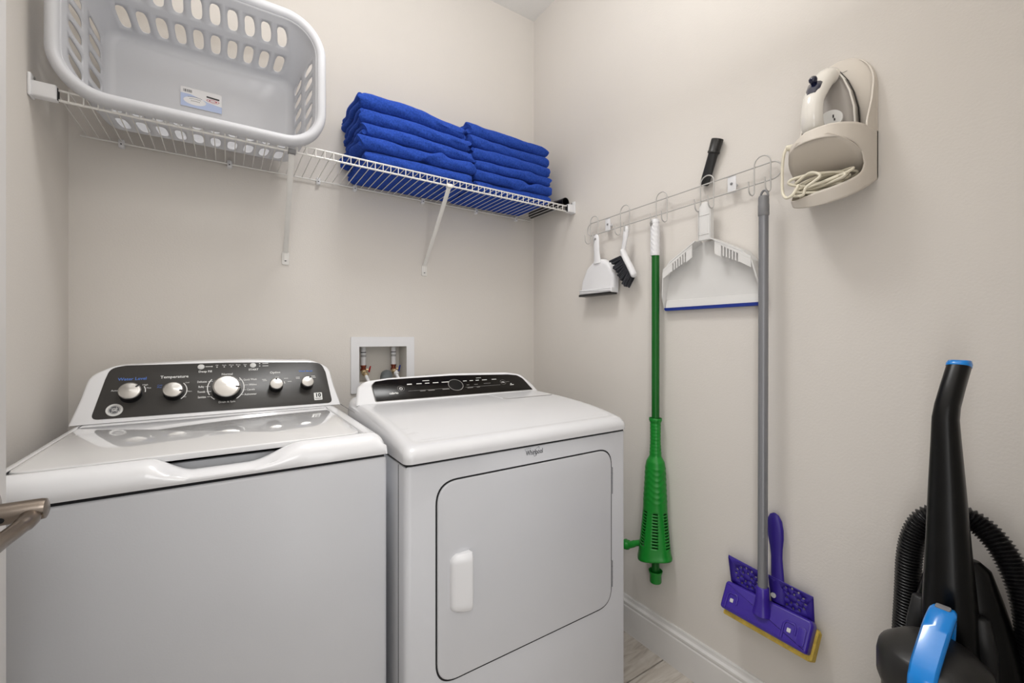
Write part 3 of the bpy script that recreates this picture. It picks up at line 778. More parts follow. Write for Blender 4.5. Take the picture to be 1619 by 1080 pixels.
# ten year mark
q = MB(); q.prism(rrect(0.267, 0.2925, 0.0215, 0.0485, 0.002, 3), TO, CU, CW, -0.0002, 0.0003); ym = q.build('printed_square', 'white_ink', cp)
q = MB(); glyphs(q, '10', 0.0185, 0.2798, 0.0385, TO, CU, CW, lift=0.0006, bold=0.0009)
for w in (0.0285, 0.0255): flat(q, [(0.270, w - 0.0006), (0.2895, w - 0.0006), (0.2895, w + 0.0006), (0.270, w + 0.0006)], TO, CU, CW, 0.0006)
q.build('mark_lettering', 'ink_black', ym)
# knobs
for u, w, r, a in ((-0.207, 0.080, 0.0245, 40), (-0.111, 0.077, 0.0235, -15), (0.0195, 0.077, 0.0355, -8), (0.155, 0.079, 0.0195, 90), (0.248, 0.081, 0.0190, 62)):
    KO = TO + CU * u + CW * w; hgt = 0.028 if r < 0.03 else 0.033
    kn = MB().lathe([(r * 1.04, 0), (r * 1.04, 0.003), (r, 0.006), (r * 0.97, hgt - 0.004), (r * 0.95, hgt - 0.002)], KO, CN, 48, ref=CW).build('knob', 'black', wm)
    MB().lathe([(r * 1.0, hgt - 0.007), (r * 1.02, hgt - 0.004), (r * 1.0, hgt - 0.001), (r * 0.93, hgt), (r * 0.90, hgt - 0.001), (r * 0.86, hgt - 0.0008), (0, hgt)], KO, CN, 48, ref=CW).build('knob_face', 'chrome', kn)
    d = V(math.cos(math.radians(a)), math.sin(math.radians(a))); pn = V(-d.y, d.x)
    q = MB(); c0 = d * r * 0.66; c1 = d * r * 1.0; wd = 0.0021
    flat(q, [c0 + pn * wd, c0 - pn * wd, c1 - pn * wd, c1 + pn * wd], KO, CU, CW, hgt + 0.0004); q.build('pointer', 'ink_black', kn)

# ------------------------------------------------------------------ dryer
DX0, DX1 = -1.004, -0.267
dy = thing('clothes_dryer', 'white front-loading dryer with black gloss control strip', 'dryer', (-0.635, -0.5, 0))
m = MB()
m.prism(rpoly([(DX0, -0.145), (DX0, -0.865), (DX1, -0.865), (DX1, -0.145)], [0.005, 0.016, 0.012, 0.005], 5), (0, 0, 0), (1, 0, 0), (0, 1, 0), 0.03, 0.876, 0.003, 2)
m.build('cabinet', 'cabinet', dy)
MB().box(DX0 + 0.004, DX1 - 0.004, -0.861, -0.15, 0.87, 0.886).build('seam', 'gap', dy)
for fx in (DX0 + 0.06, DX1 - 0.06):
    for fy in (-0.81, -0.2): MB().lathe([(0.022, 0), (0.024, 0.004), (0.018, 0.01), (0.012, 0.035)], (fx, fy, 0), n=16).build('foot', 'blackmatte', dy)
# side seam strip of the front panel
for sx in (DX0,): MB().box(sx - 0.0004, sx + 0.003, -0.822, -0.819, 0.03, 0.874).build('side_seam', 'gap', dy)
# top: rounded lid rising towards the rear
def dtop(y): return 0.9165 + 0.047 * (1 - math.exp(-max(0.0, y + 0.868) / 0.17))
ys = [-0.872, -0.84, -0.80, -0.75, -0.70, -0.62, -0.5, -0.4, -0.3, -0.145]
rings = []
def drow(off_in, zf):
    return None
m = MB()
nx = 14; R1 = 0.03
prof_front = [(0.0, 0.8835), (0.0, 0.893), (0.0015, 0.9005), (0.0055, 0.9075), (0.012, 0.9125), (0.021, 0.9165)]
# perimeter lofts: ring i insets the plan outline and lifts
plan0 = rpoly([(DX0 - 0.002, -0.145), (DX0 - 0.002, -0.874), (DX1 + 0.002, -0.874), (DX1 + 0.002, -0.145)], [0.19, 0.022, 0.022, 0.19], 8)
plan = []
for i_, p_ in enumerate(plan0):
    q_ = plan0[(i_ + 1) % len(plan0)]; L_ = math.hypot(q_[0] - p_[0], q_[1] - p_[1]); k_ = max(1, int(L_ / 0.04))
    plan += [(lerp(p_[0], q_[0], j / k_), lerp(p_[1], q_[1], j / k_)) for j in range(k_)]
cxp, cyp = (DX0 + DX1) / 2, -0.5
def pring(ins, zz, slope):
    out = []
    for (x, y) in plan:
        x2 = cxp + (x - cxp) * (1 - ins / 0.37); y2 = y if y > cyp else cyp + (y - cyp) * (1 - ins / 0.374)
        out.append(V(x2, y2, zz + (dtop(y2) - 0.916) * slope))
    return out
rings = [pring(0, 0.8835, 0), pring(0, 0.894, 0.0), pring(0.001, 0.9005, 0.45), pring(0.0045, 0.9075, 0.8), pring(0.011, 0.913, 1), pring(0.020, 0.9158, 1), pring(0.032, 0.9166, 1)]
m.loft(rings, cap=False)
m.loft([pring(0.032 + 0.334 * i_ / 40, 0.9166, 1) for i_ in range(41)])
m.build('top_panel', 'enamel_dryer', dy, merge=0.0003, angle=50)
# lint hatch
LHZ = lambda x, y: 0.9166 + dtop(y) - 0.916
hp = [(-0.305, -0.418), (-0.298, -0.520), (-0.305, -0.530), (-0.500, -0.530), (-0.515, -0.515), (-0.520, -0.418)]
m = MB(); n = len(hp)
m.add([V(x, y, LHZ(x, y) + 0.0012) for x, y in hp] + [V(x, y, LHZ(x, y) - 0.003) for x, y in hp], [tuple(range(n))] + [(i, (i + 1) % n, n + (i + 1) % n, n + i) for i in range(n)])
lh = m.build('lint_hatch', 'enamel', dy)
m = MB()
sl = [(-0.2985, -0.5205), (-0.305, -0.5312), (-0.500, -0.5312), (-0.5155, -0.5155)]
m.tube([V(x, y, LHZ(x, y) + 0.0004) for x, y in sl], 0.0016, 6); m.build('hatch_seam', 'dim_ink', lh)
# console
DO = V(-0.62, -0.398, 0.9595); DW = V(0, 0.072, 0.072).normalized(); DU = V(1, 0, 0); DN = DU.cross(DW)
co = rpoly([(-0.380, -0.003), (0.348, -0.003), (0.335, 0.035), (0.305, 0.088), (0.24, 0.103), (0.0, 0.1115), (-0.26, 0.105), (-0.335, 0.096), (-0.362, 0.072)], [0, 0, 0.04, 0.03, 0.1, 0.4, 0.1, 0.03, 0.03], 5)
rings = []
ccx = -0.012
for ins, dep in ((0.13, 1.0), (0.075, 0.75), (0.022, 0.35), (0, 0.06), (0.0015, 0.0), (0.006, -0.003)):
    ring = []
    for u, w in co:
        f = 1 - ins / 0.36
        p = DO + DU * (ccx + (u - ccx) * f) + DW * (w * (1 - ins / 0.6))
        if dep > 0: p = V(p.x, lerp(p.y, -0.15, dep), max(p.z - 0.014 * dep, 0.9585))
        else: p = p - DN * dep
        ring.append(p)
    rings.append(ring)
MB().loft(rings).build('console', 'enamel', dy, angle=45)
# side cheeks below the console
m = MB()
for xx, sg in ((DX0 + 0.001, 1),):
    m.box(xx, xx + 0.003, -0.39, -0.15, 0.9345, 0.9362)
m.build('console_seam', 'dim_ink', dy)
dp = rpoly([(-0.3165, 0.0065), (0.322, 0.004), (0.300, 0.066), (0.280, 0.083), (0.24, 0.090), (-0.01, 0.1005), (-0.255, 0.097), (-0.302, 0.091), (-0.317, 0.075)], [0.006, 0.004, 0.03, 0.02, 0.1, 0.4, 0.1, 0.015, 0.015], 5)
QO = DO + DN * 0.003
MB().prism([(ccx + (u - ccx) * 1.008, w * 1.03 - 0.002) for u, w in dp], QO, DU, DW, -0.002, 0.0008, 0.0006, 2).build('panel_trim', 'dim_ink', dy)
cp2 = MB().prism(dp, QO, DU, DW, -0.001, 0.0018, 0.0012, 2).build('control_panel', 'blackgloss', dy, angle=30)
RO = QO + DN * 0.0018
q = MB()
glyphs(q, 'cabrio', 0.0125, -0.250, 0.0345, RO, DU, DW, bold=0.0003)
def bars(mb, row):
    for u, w, l, h in row: flat(mb, [(u - l / 2, w - h / 2), (u + l / 2, w - h / 2), (u + l / 2, w + h / 2), (u - l / 2, w + h / 2)], RO, DU, DW)
bars(q, [(-0.186, 0.0695, 0.018, 0.0042), (-0.150, 0.0695, 0.020, 0.003), (-0.119, 0.0695, 0.017, 0.003), (-0.086, 0.0695, 0.022, 0.003), (-0.047, 0.0695, 0.030, 0.003), (-0.121, 0.0815, 0.026, 0.0026)])
bars(q, [(0.034, 0.0690, 0.016, 0.0026), (0.062, 0.0688, 0.015, 0.0026), (0.088, 0.0686, 0.015, 0.0026), (0.120, 0.0684, 0.022, 0.0026), (0.164, 0.0684, 0.021, 0.0026), (0.098, 0.0800, 0.022, 0.0018), (0.234, 0.0350, 0.018, 0.0024), (0.232, 0.0405, 0.006, 0.003)])
q.build('white_lettering', 'white_ink', cp2)['kind'] = 'stuff'
q = MB()
bars(q, [(-0.12, 0.0395, 0.155, 0.0009), (-0.145, 0.0360, 0.02, 0.0024), (-0.112, 0.0360, 0.024, 0.0024), (-0.055, 0.0362, 0.028, 0.0024), (0.103, 0.0385, 0.155, 0.0009), (0.045, 0.0350, 0.024, 0.0024), (0.08, 0.0352, 0.014, 0.002), (0.04, 0.049, 0.012, 0.0018), (0.075, 0.049, 0.016, 0.0018), (0.125, 0.0505, 0.03, 0.0014), (0.222, 0.0520, 0.015, 0.0012)])
ringpoly(q, -0.010, 0.0530, 0.0305, 0.0022, RO, DU, DW, ry=0.0270)
for u, w in ((-0.221, 0.0525), (0.199, 0.0510)): ringpoly(q, u, w, 0.0125, 0.0008, RO, DU, DW, ry=0.0115)
q.build('grey_lettering', 'dim_ink', cp2)['kind'] = 'stuff'
q = MB(); ringpoly(q, -0.221, 0.0525, 0.006, 0.0016, RO, DU, DW, a0=110, a1=430); bars(q, [(-0.221, 0.0555, 0.0015, 0.006), (0.197, 0.0515, 0.010, 0.0028), (0.203, 0.0500, 0.003, 0.005)])
q.build('power_symbol', 'white_ink', cp2)
q = MB(); flat(q, circ(-0.010, 0.0530, 0.0283, 40, 0.0248), RO, DU, DW, 0.0006); q.build('round_window', 'vac_black', cp2)
MB().box(-0.70, -0.625, -0.245, -0.235, 1.018, 1.0315, 0.002, 2).build('rear_vent_strip', 'dim_ink', dy)
# front door
FO = V(0, -0.865, 0); FU = V(1, 0, 0); FW = V(0, 0, 1)
oc = [(-0.924, 0.336), (-0.333, 0.336), (-0.333, 0.826), (-0.924, 0.826)]
MB().prism(rpoly([(a + (-.004 if a < -.6 else .004), b_ + (-.004 if b_ < .5 else .004)) for a, b_ in oc], 0.058, 10), FO, FU, FW, 0.0, 0.0008).build('door_seam', 'gap', dy)
ddr = MB().prism(rpoly(oc, 0.055, 10), FO, FU, FW, -0.01, 0.0045, 0.004, 4).build('door', 'cabinet', dy, angle=25)
# handle: a raised grip with a scooped shade side
hpz = [(-0.893, 0.503), (-0.838, 0.500), (-0.838, 0.645), (-0.893, 0.645)]
m = MB(); HO = V(0, -0.8695, 0)
sec = []
hn = 16
def hz(i, j):
    t = i / 20; z = lerp(0.503, 0.645, t)
    e = min(t, 1 - t) * 0.142; cut = 0.016 * (1 - min(1, e / 0.016)) ** 2
    xl = -0.8925 + cut
    k = [0, 0.02, 0.08, 0.2, 0.45, 0.7, 0.88, 0.96, 1.0, 1.0, 0.97][j]
    d = [0.0, 0.006, 0.0105, 0.014, 0.0185, 0.0215, 0.0232, 0.0228, 0.0208, 0.012, 0.0][j] * (0.75 + 0.25 * sm(e / 0.012))
    return V(lerp(xl, -0.838, k), -0.8695 - d, z)
m.grid(hz, 20, 10); m.add([hz(0, j) for j in range(11)], [tuple(range(11))]); m.add([hz(20, j) for j in range(11)], [tuple(range(11))])
m.build('handle', 'plastic', ddr, merge=0.0002, angle=50)
q = MB(); q.add([(-0.740, -0.86965, 0.5655), (-0.678, -0.86965, 0.6140), (-0.677, -0.86965, 0.6134), (-0.739, -0.86965, 0.5648)], [(0, 1, 2, 3)]); q.build('scratch', 'silver', ddr)
for z0, z1 in ((0.684, 0.768), (0.390, 0.472)):
    m = MB()
    for i in range(5): 
        a, b_ = lerp(z0, z1, i / 5) + 0.0008, lerp(z0, z1, (i + 1) / 5) - 0.0008
        m.tube([(-0.3300, -0.8672, a), (-0.3300, -0.8672, b_)], 0.0032, 10)
    m.build('hinge', 'grey_pole', dy)
q = MB()
WO = FO + V(0, 0, 0)
glyphs(q, 'Whirlpool', 0.0195, -0.632, 0.8595, FO, FU, FW, lift=0.0007, squash=0.72, bold=0.00035)
ringpoly(q, 0, 0, 0.015, 0.0012, V(-0.625, -0.865, 0.8605), V(0.55, 0, 0.83), V(-0.83, 0, 0.55), 0.0009, ry=0.0055, n=30)
for i in range(4): flat(q, circ(-0.664 + i * 0.006, 0.8705 + (0.001 if i else 0), 0.0012, 8), FO, FU, FW, 0.0007)
q.build('brand_lettering', 'grey_ink', dy)['kind'] = 'stuff'

# ------------------------------------------------------------------ hook rack on the right wall
rk = thing('hook_rack', 'white wire hook rack on the right wall with five double hooks', 'rack', (0, -0.83, 1.65))
def up(y): return 1.673 + 0.0165 * (-y - 0.46) / 0.745
def lo(y): return 1.619 + 0.0195 * (-y - 0.46) / 0.745
RX = -0.026
pts = [(RX, lerp(-0.462, -1.204, i / 12), up(lerp(-0.462, -1.204, i / 12))) for i in range(13)]
cy, cz, rr = -1.204, (up(-1.204) + lo(-1.204)) / 2, (up(-1.204) - lo(-1.204)) / 2
pts += [(RX, cy - rr * 1.05 * math.sin(a), cz + rr * math.cos(a)) for a in [PI * i / 10 for i in range(1, 10)]]
pts += [(RX, lerp(-1.204, -0.462, i / 12), lo(lerp(-1.204, -0.462, i / 12))) for i in range(13)]
cy, cz, rr = -0.462, (up(-0.462) + lo(-0.462)) / 2, (up(-0.462) - lo(-0.462)) / 2
pts += [(RX, cy + rr * 1.05 * math.sin(a), cz - rr * math.cos(a)) for a in [PI * i / 10 for i in range(1, 10)]]
MB().tube(pts, 0.0023, 8, closed=True).build('wire_loop', 'hookwire', rk)
HK = [-0.480, -0.652, -0.825, -1.003, -1.179]
for yc in HK:
    m = MB(); x0 = RX - 0.0045; zt = up(yc) + 0.002; hw = 0.0235
    zb = lo(yc) - 0.022
    top = [(x0, yc + hw * math.cos(a), zt + hw * math.sin(a)) for a in [PI * i / 12 for i in range(13)]]
    def leg(yy, s):
        p = [(x0, yy, lerp(zt, zb, i / 5)) for i in range(1, 6)]
        p += [(x0 - 0.0155 + 0.0155 * math.cos(a), yy, zb - 0.0155 * math.sin(a)) for a in [PI * i / 10 for i in range(1, 11)]]
        p += [(x0 - 0.031, yy, zb + 0.010), (x0 - 0.0325, yy, zb + 0.022)]
        return p
    path = list(reversed(leg(yc + hw, 1))) + top + leg(yc - hw, -1)
    m.tube(path, 0.0020, 8, ref=(1, 0, 0)); m.build('double_hook', 'hookwire', rk)
for yc in (-0.553, -1.083):
    m = MB(); zc = (up(yc) + lo(yc)) / 2; hh2 = (up(yc) - lo(yc)) / 2 + 0.003
    m.prism(rrect(-0.0135, 0.0135, -hh2, hh2, 0.002, 2), (RX + 0.003, yc, zc), (0, -1, 0), (0, 0, 1), 0, 0.002, 0.0006, 2)
    m.lathe([(0.006, 0), (0.006, 0.022)], (-0.0003, yc, zc), (-1, 0, 0), 16)
    tb = m.build('mounting_tab', 'plastic', rk)
    MB().lathe([(0.0042, 0), (0.0042, 0.001), (0.0025, 0.0022), (0, 0.0023)], (RX, yc, zc), (-1, 0, 0), 14).build('screw', 'grey_cap', tb)

def wallO(x, y, z): return V(x, y, z)
YU, ZU = V(0, -1, 0), V(0, 0, 1)       # seen from the room: u runs to the right (towards -y)
# small dustpan hanging on the first hook: u = -y
sp = thing('small_dustpan', 'small white dustpan with black rubber lip hanging leftmost on the rack', 'dustpan', (-0.02, -0.51, 1.362))
pan = rpoly([(0.408, 1.368), (0.600, 1.366), (0.604, 1.435), (0.572, 1.487), (0.532, 1.508), (0.492, 1.506), (0.446, 1.478), (0.412, 1.42)], [0.006, 0.006, 0.03, 0.03, 0.02, 0.02, 0.03, 0.03], 5)
m = MB(); m.prism(pan, (-0.012, 0, 0), YU, ZU, 0, 0.034, 0.016, 5, 0.001); spb = m.build('pan', 'plastic', sp, angle=50)
m = MB(); m.prism(rpoly([(0.409, 1.385), (0.601, 1.383), (0.601, 1.362), (0.409, 1.364)][::-1], 0.004, 3), (-0.012, 0, 0), YU, ZU, 0.002, 0.042, 0.006, 3); m.build('front_edge', 'plastic', sp)
m = MB(); m.prism(rrect(0.409, 0.598, 1.3555, 1.3645, 0.002, 2), (-0.014, 0, 0), YU, ZU, 0.004, 0.042, 0.002, 2); m.build('rubber_lip', 'black', sp)
m = MB(); m.tube([(-0.043, -0.512, 1.490), (-0.044, -0.5115, 1.512), (-0.046, -0.5105, 1.54), (-0.047, -0.510, 1.575), (-0.047, -0.5095, 1.596), (-0.047, -0.509, 1.606), (-0.047, -0.509, 1.612)], [0.022, 0.0175, 0.0155, 0.0160, 0.0155, 0.012, 0.005], 18, flat=0.42, ref=(1, 0, 0))
hd = m.build('handle', 'plastic', sp, angle=60)
MB().lathe([(0.0052, 0), (0.0052, 0.0006)], (-0.0537, -0.5095, 1.592), (-1, 0, 0.08), 16).build('hanging_hole', 'dim_ink', hd)
# hand brush
hb = thing('hand_brush', 'white hand brush with dark bristles hanging beside the small dustpan', 'brush', (-0.03, -0.67, 1.37))
m = MB(); m.tube(spline([(-0.049, -0.6765, 1.612), (-0.050, -0.6755, 1.603), (-0.050, -0.6715, 1.57), (-0.049, -0.6635, 1.538), (-0.048, -0.6575, 1.518)], 5), [0.004] * 2 + [0.0095] * 3 + [0.0115] * 6 + [0.0105] * 5 + [0.0098] * 5, 16, flat=0.7, ref=(1, 0, 0))
pth = spline([(-0.046, -0.6555, 1.524), (-0.045, -0.6635, 1.498), (-0.044, -0.684, 1.462), (-0.043, -0.7025, 1.428), (-0.043, -0.7105, 1.409)], 6)
m.tube(pth, [0.009] + [0.0115] * 20 + [0.0105, 0.009, 0.006, 0.003], 16, flat=1.25, ref=(1, 0, 0)); m.build('brush_body', 'plastic', hb, angle=60)
rnd = random.Random(3); m = MB()
for i in range(17):
    for j in range(4):
        t = (i + 0.5) / 17
        yb_, zb_ = lerp(-0.652, -0.703, t), lerp(1.500, 1.413, t)
        yt, zt = lerp(-0.596, -0.676, t), lerp(1.488, 1.370, t) + 0.004 * math.sin(i * 1.3)
        xx = -0.058 + j * 0.0095
        jx, jy, jz = [rnd.uniform(-0.0028, 0.0028) for _ in range(3)]
        a = V(xx, yb_, zb_); e = V(xx + jx * 1.6, yt + jy, zt + jz)
        m.tube([a, a.lerp(e, 0.5) + V(jx * .3, 0, 0), e], [0.0024, 0.0036, 0.0044], 6)
bo = m.build('bristles', 'bristle', hb); bo['kind'] = 'stuff'

# green twist mop
gm = thing('twist_mop', 'green mop with textured white grip and slotted green cup', 'mop', (-0.035, -0.80, 0.285))
gx = -0.037
m = MB(); m.lathe([(0.0138, 0), (0.0138, 1.19)], (gx, -0.8035, 0.30), n=24); m.build('pole', 'dkgreen', gm)
# white grip with diamond texture
nu_, nv_ = 28, 54
def gp_(i, j):
    a = 2 * PI * i / nu_; z = lerp(1.478, 1.596, j / nv_)
    r = 0.0158 + (0.0011 if (i + (j // 2)) % 4 < 2 and 2 < j < nv_ - 2 else 0.0)
    return (gx + r * math.cos(a), -0.8015 + r * math.sin(a), z)
m = MB(); m.grid(gp_, nu_, nv_); m.lathe([(0.0158, 1.596), (0.0162, 1.600), (0.0130, 1.611), (0.0, 1.6125)], (gx, -0.8015, 0), n=28, cap=False)
m.build('grip', 'plastic', gm, merge=0.0002, angle=20)
MB().tube([(gx - 0.0155, -0.797, 1.604), (gx - 0.019, -0.7965, 1.596), (gx - 0.0165, -0.797, 1.586)], 0.003, 8).build('hanging_eye', 'dim_ink', gm)
# slotted cup
zp = [0.376, 0.39, 0.42, 0.55, 0.66, 0.705, 0.725, 0.745, 0.80, 0.866, 0.876, 0.884]
rp_ = [0.066, 0.062, 0.0585, 0.0445, 0.0385, 0.0365, 0.033, 0.0215, 0.0185, 0.0190, 0.0235, 0.0235]
zl = []
z = 0.372
while z < 0.884:
    zl.append(z); z += 0.0053 if z < 0.575 else 0.003
zl.append(0.884)
NU = 63
def cup(i, j):
    z = zl[j]; a = 2 * PI * i / NU
    r = interp(z, zp, rp_)
    lobe = 1 + 0.06 * math.cos(4 * a + 0.3) * sm((0.60 - z) / 0.2)
    rib = 0.0
    if 0.755 < z < 0.862: rib = 0.0011 * max(0, math.sin((z - 0.755) * 2 * PI / 0.0125))
    if 0.575 < z < 0.705:
        d = ((a - PI) + PI) % (2 * PI) - PI; rib = 0.0013 * max(0, math.sin((z + 0.018 * abs(math.sin(2 * d)) - 0.575) * 2 * PI / 0.02))
    flare = 0.008 * sm((0.39 - z) / 0.02) * (0.5 + 0.5 * math.cos(3 * a))
    off = interp(z, [0.372, 0.55, 0.75], [0.004, 0.0015, 0.0])
    R = (r * lobe + rib) 
    dz = -0.012 * sm((0.42 - z) / 0.05) * math.sin(a)
    return (min(gx + R * 0.92 * math.cos(a), -0.0045), -0.803 + off + R * math.sin(a) , z + dz)
def cskip(i, j):
    z = zl[j]
    if not (0.415 < z < 0.552): return False
    if int(round((z - 0.372) / 0.0053)) % 2: return False
    return (i % 9) in (0, 1, 2, 3)
m = MB(); m.grid(cup, NU, len(zl) - 1, skip=cskip); m.build('wringer_cup', 'green', gm, merge=0.0003, solid=0.0022, angle=50)
m = MB(); m.tube(spline([(gx - 0.01, -0.748, 0.408), (gx - 0.02, -0.728, 0.400), (gx - 0.03, -0.706, 0.388), (gx - 0.032, -0.686, 0.384), (gx - 0.032, -0.672, 0.386)], 5), [0.014] * 6 + [0.016] * 5 + [0.022] * 5 + [0.0235, 0.022, 0.0185, 0.012, 0.004], 16, flat=0.75)
m.build('thumb_tab', 'green', gm, angle=60)
m = MB().tube([(gx - 0.030, -0.778, 0.425), (gx - 0.031, -0.779, 0.408), (gx - 0.030, -0.778, 0.395)], 0.008, 10); m.build('cloth_strand', 'white_ink', gm)
MB().lathe([(0.0, 0.283), (0.019, 0.283), (0.0205, 0.286), (0.0205, 0.314), (0.0235, 0.319), (0.0245, 0.326), (0.0225, 0.326), (0.018, 0.312), (0.0, 0.312)], (gx, -0.8035, 0), n=32, cap=False).build('end_cap', 'green', gm)

# large milky dustpan
bp = thing('large_dustpan', 'large milky dustpan with comb teeth and blue lip hanging on rack', 'dustpan', (-0.02, -1.0, 1.275))
uc = 1.001
right_ = [(0.022, 1.513), (0.030, 1.497), (0.128, 1.444), (0.158, 1.410), (0.174, 1.330), (0.176, 1.284)]
outl = [(uc + u, z) for u, z in [(-u, z) for u, z in right_][::-1] + [(-0.0195, 1.60), (-0.006, 1.622), (0.006, 1.622), (0.0195, 1.60)] + right_]
outl = outl[::-1]
back = rpoly([(uc - u_, z) for u_, z in right_[::-1]][0:0] + [(uc - 0.176, 1.284), (uc + 0.176, 1.284), (uc + 0.174, 1.330), (uc + 0.158, 1.410), (uc + 0.128, 1.444), (uc + 0.028, 1.499), (uc - 0.028, 1.499), (uc - 0.128, 1.444), (uc - 0.158, 1.410), (uc - 0.174, 1.330)], [0.004, 0.004, 0.05, 0.02, 0.03, 0.02, 0.02, 0.03, 0.02, 0.05], 5)
m = MB().prism(back, (-0.0075, 0, 0), YU, ZU, 0, 0.003, 0.001, 1); m.build('back_panel', 'pan', bp)
# side wall ribbon following the outline
def rib_pts():
    L = rpoly([(uc + 0.176, 1.284), (uc + 0.174, 1.330), (uc + 0.158, 1.410), (uc + 0.128, 1.444), (uc + 0.028, 1.499)], [0, 0.05, 0.02, 0.03, 0], 5)
    return L
for sg in (1, -1):
    L = [(uc + sg * (u - uc), z) for u, z in rib_pts()]
    m = MB()
    def wd(z): return interp(z, [1.284, 1.33, 1.41, 1.499], [0.012, 0.026, 0.042, 0.046])
    A = [V(-0.0080, -u, z) for u, z in L]; B = [V(-0.0080 - wd(z), -u - (0.004 * sg * -1) * 0, z) for u, z in L]
    B2 = [V(-0.0080 - wd(z), -(uc + (u - uc) * 0.975), z - 0.003) for u, z in L]; A2 = [V(-0.0080, -(uc + (u - uc) * 0.975), z - 0.003) for u, z in L]
    rings = [[a, b_, c_, d] for a, b_, c_, d in zip(A, B, B2, A2)]
    m.loft(rings); m.build('side_wall', 'pan', bp, angle=40)
    # comb: sloping bar with six teeth below the shoulder
    P0, P1 = V(sg * 0.040, 1.4915), V(sg * 0.152, 1.4230)
    m = MB()
    def cp_(t, dz): 
        p = P0.lerp(P1, t); return (uc + p.x, p.y + dz)
    def bar(t0, t1, d0, d1, th=0.004):
        poly = [cp_(t0, d0), cp_(t1, d0 - 0.0), cp_(t1, d1), cp_(t0, d1)]
        if sg > 0: poly = poly[::-1]
        m.prism(poly, (-0.0475, 0, 0), YU, ZU, 0, th, 0.0008, 1)
    bar(0.0, 1.03, 0.0, -0.010); bar(0.0, 0.2, -0.010, -0.046); bar(0.72, 1.03, -0.010, -0.034)
    for k in range(6):
        t0 = 0.2 + 0.087 * k + 0.045; bar(t0, t0 + 0.042, -0.010, -0.040 + 0.001 * k)
    m.build('comb', 'pan', bp)
# handle
m = MB().prism(rpoly([(uc - 0.0215, 1.497), (uc + 0.0215, 1.497), (uc + 0.0195, 1.515), (uc + 0.0195, 1.604), (uc + 0.008, 1.622), (uc - 0.008, 1.622), (uc - 0.0195, 1.604), (uc - 0.0195, 1.515)], [0, 0, 0.01, 0.01, 0.008, 0.008, 0.01, 0.01], 4), (-0.034, 0, 0), YU, ZU, 0, 0.010, 0.003, 3)
hd = m.build('handle', 'pan', bp)
for z in (1.515, 1.578): MB().prism(rrect(uc - 0.0175, uc + 0.0175, z, z + 0.003, 0.001, 2), (-0.0438, 0, 0), YU, ZU, 0, 0.002, 0.0008, 1).build('grip_ridge', 'pan', hd)
MB().prism(rrect(uc - 0.013, uc + 0.013, 1.520, 1.576, 0.004, 3), (-0.0438, 0, 0), YU, ZU, 0, 0.0008, 0.0004, 1).build('grip_pad', 'pan', hd)
for sg in (1, -1): MB().box(-0.0435, -0.0255, -uc - 0.0215 * sg - 0.0012, -uc - 0.0215 * sg + 0.0012, 1.497, 1.60, 0.0006, 1).build('handle_rail', 'pan', hd)
# ramp and blue lip
m = MB(); m.loft([[V(-0.010, -uc - u, 1.312), V(-0.014, -uc - u, 1.3105), V(-0.019, -uc - u, 1.284), V(-0.010, -uc - u, 1.284)] for u in (-0.168, 0.168)]); m.build('ramp', 'pan', bp)
MB().prism(rpoly([(uc - 0.169, 1.2745), (uc + 0.176, 1.2745), (uc + 0.176, 1.2855), (uc - 0.176, 1.2855)], [0.004, 0.003, 0.001, 0.002], 3), (-0.008, 0, 0), YU, ZU, 0, 0.013, 0.002, 2).build('rubber_lip', 'blue_lip', bp)

# black crevice tool tucked behind the rack
ct = thing('crevice_tool', 'black flat-nosed vacuum nozzle tucked behind the rack wires', 'nozzle', (-0.018, -1.0, 1.69))
A0, A1 = V(-0.019, -1.0325, 1.822), V(-0.0155, -0.984, 1.690)
ax = (A1 - A0); Ln = ax.length
def sec_ring(t, ry, rx, n=24):
    p = A0 + ax * t; d = ax.normalized(); u = V(-1, 0, 0); u = (u - d * u.dot(d)).normalized(); w = d.cross(u)
    return [p + u * (rx * math.cos(2 * PI * i / n)) + w * (ry * math.sin(2 * PI * i / n)) for i in range(n)]
m = MB().loft([sec_ring(0.30, 0.0165, 0.0150), sec_ring(0.36, 0.0155, 0.0145), sec_ring(0.5, 0.0165, 0.012), sec_ring(0.7, 0.0172, 0.0095), sec_ring(0.86, 0.0178, 0.0085), sec_ring(1.0, 0.0172, 0.0078), sec_ring(1.03, 0.013, 0.006)])
m.build('nozzle', 'blackmatte', ct, angle=50)
m = MB().loft([sec_ring(0.0, 0.0165, 0.0155), sec_ring(0.0, 0.0185, 0.0175), sec_ring(0.02, 0.0192, 0.018), sec_ring(0.26, 0.0178, 0.0168), sec_ring(0.27, 0.0195, 0.0178), sec_ring(0.305, 0.0195, 0.0178), sec_ring(0.315, 0.017, 0.016)]); m.build('collar', 'vac_smoke', ct, angle=40)

# grey-handled sponge mop
gm2 = thing('sponge_mop', 'sponge mop with grey pole, purple head and yellow sponge', 'mop', (-0.05, -1.19, 0.325))
pa, pb = V(-0.058, -1.1965, 1.585), V(-0.060, -1.1945, 0.440)
MB().tube([pa, pb], 0.0128, 24).build('pole', 'grey_pole', gm2, angle=50)
m = MB(); m.lathe([(0.0132, 1.528), (0.0146, 1.531), (0.0146, 1.560), (0.0140, 1.562), (0.0140, 1.575), (0.0135, 1.582), (0.008, 1.585), (0, 1.585)], (-0.058, -1.1965, 0), n=28, cap=False)
m.tube([(-0.058 + 0.004, -1.1965 + 0.0105 * math.cos(a), 1.583 + 0.020 * math.sin(a)) for a in [PI * i / 10 for i in range(11)]], 0.0032, 8, ref=(1, 0, 0)); m.build('grip_cap', 'grey_cap', gm2)
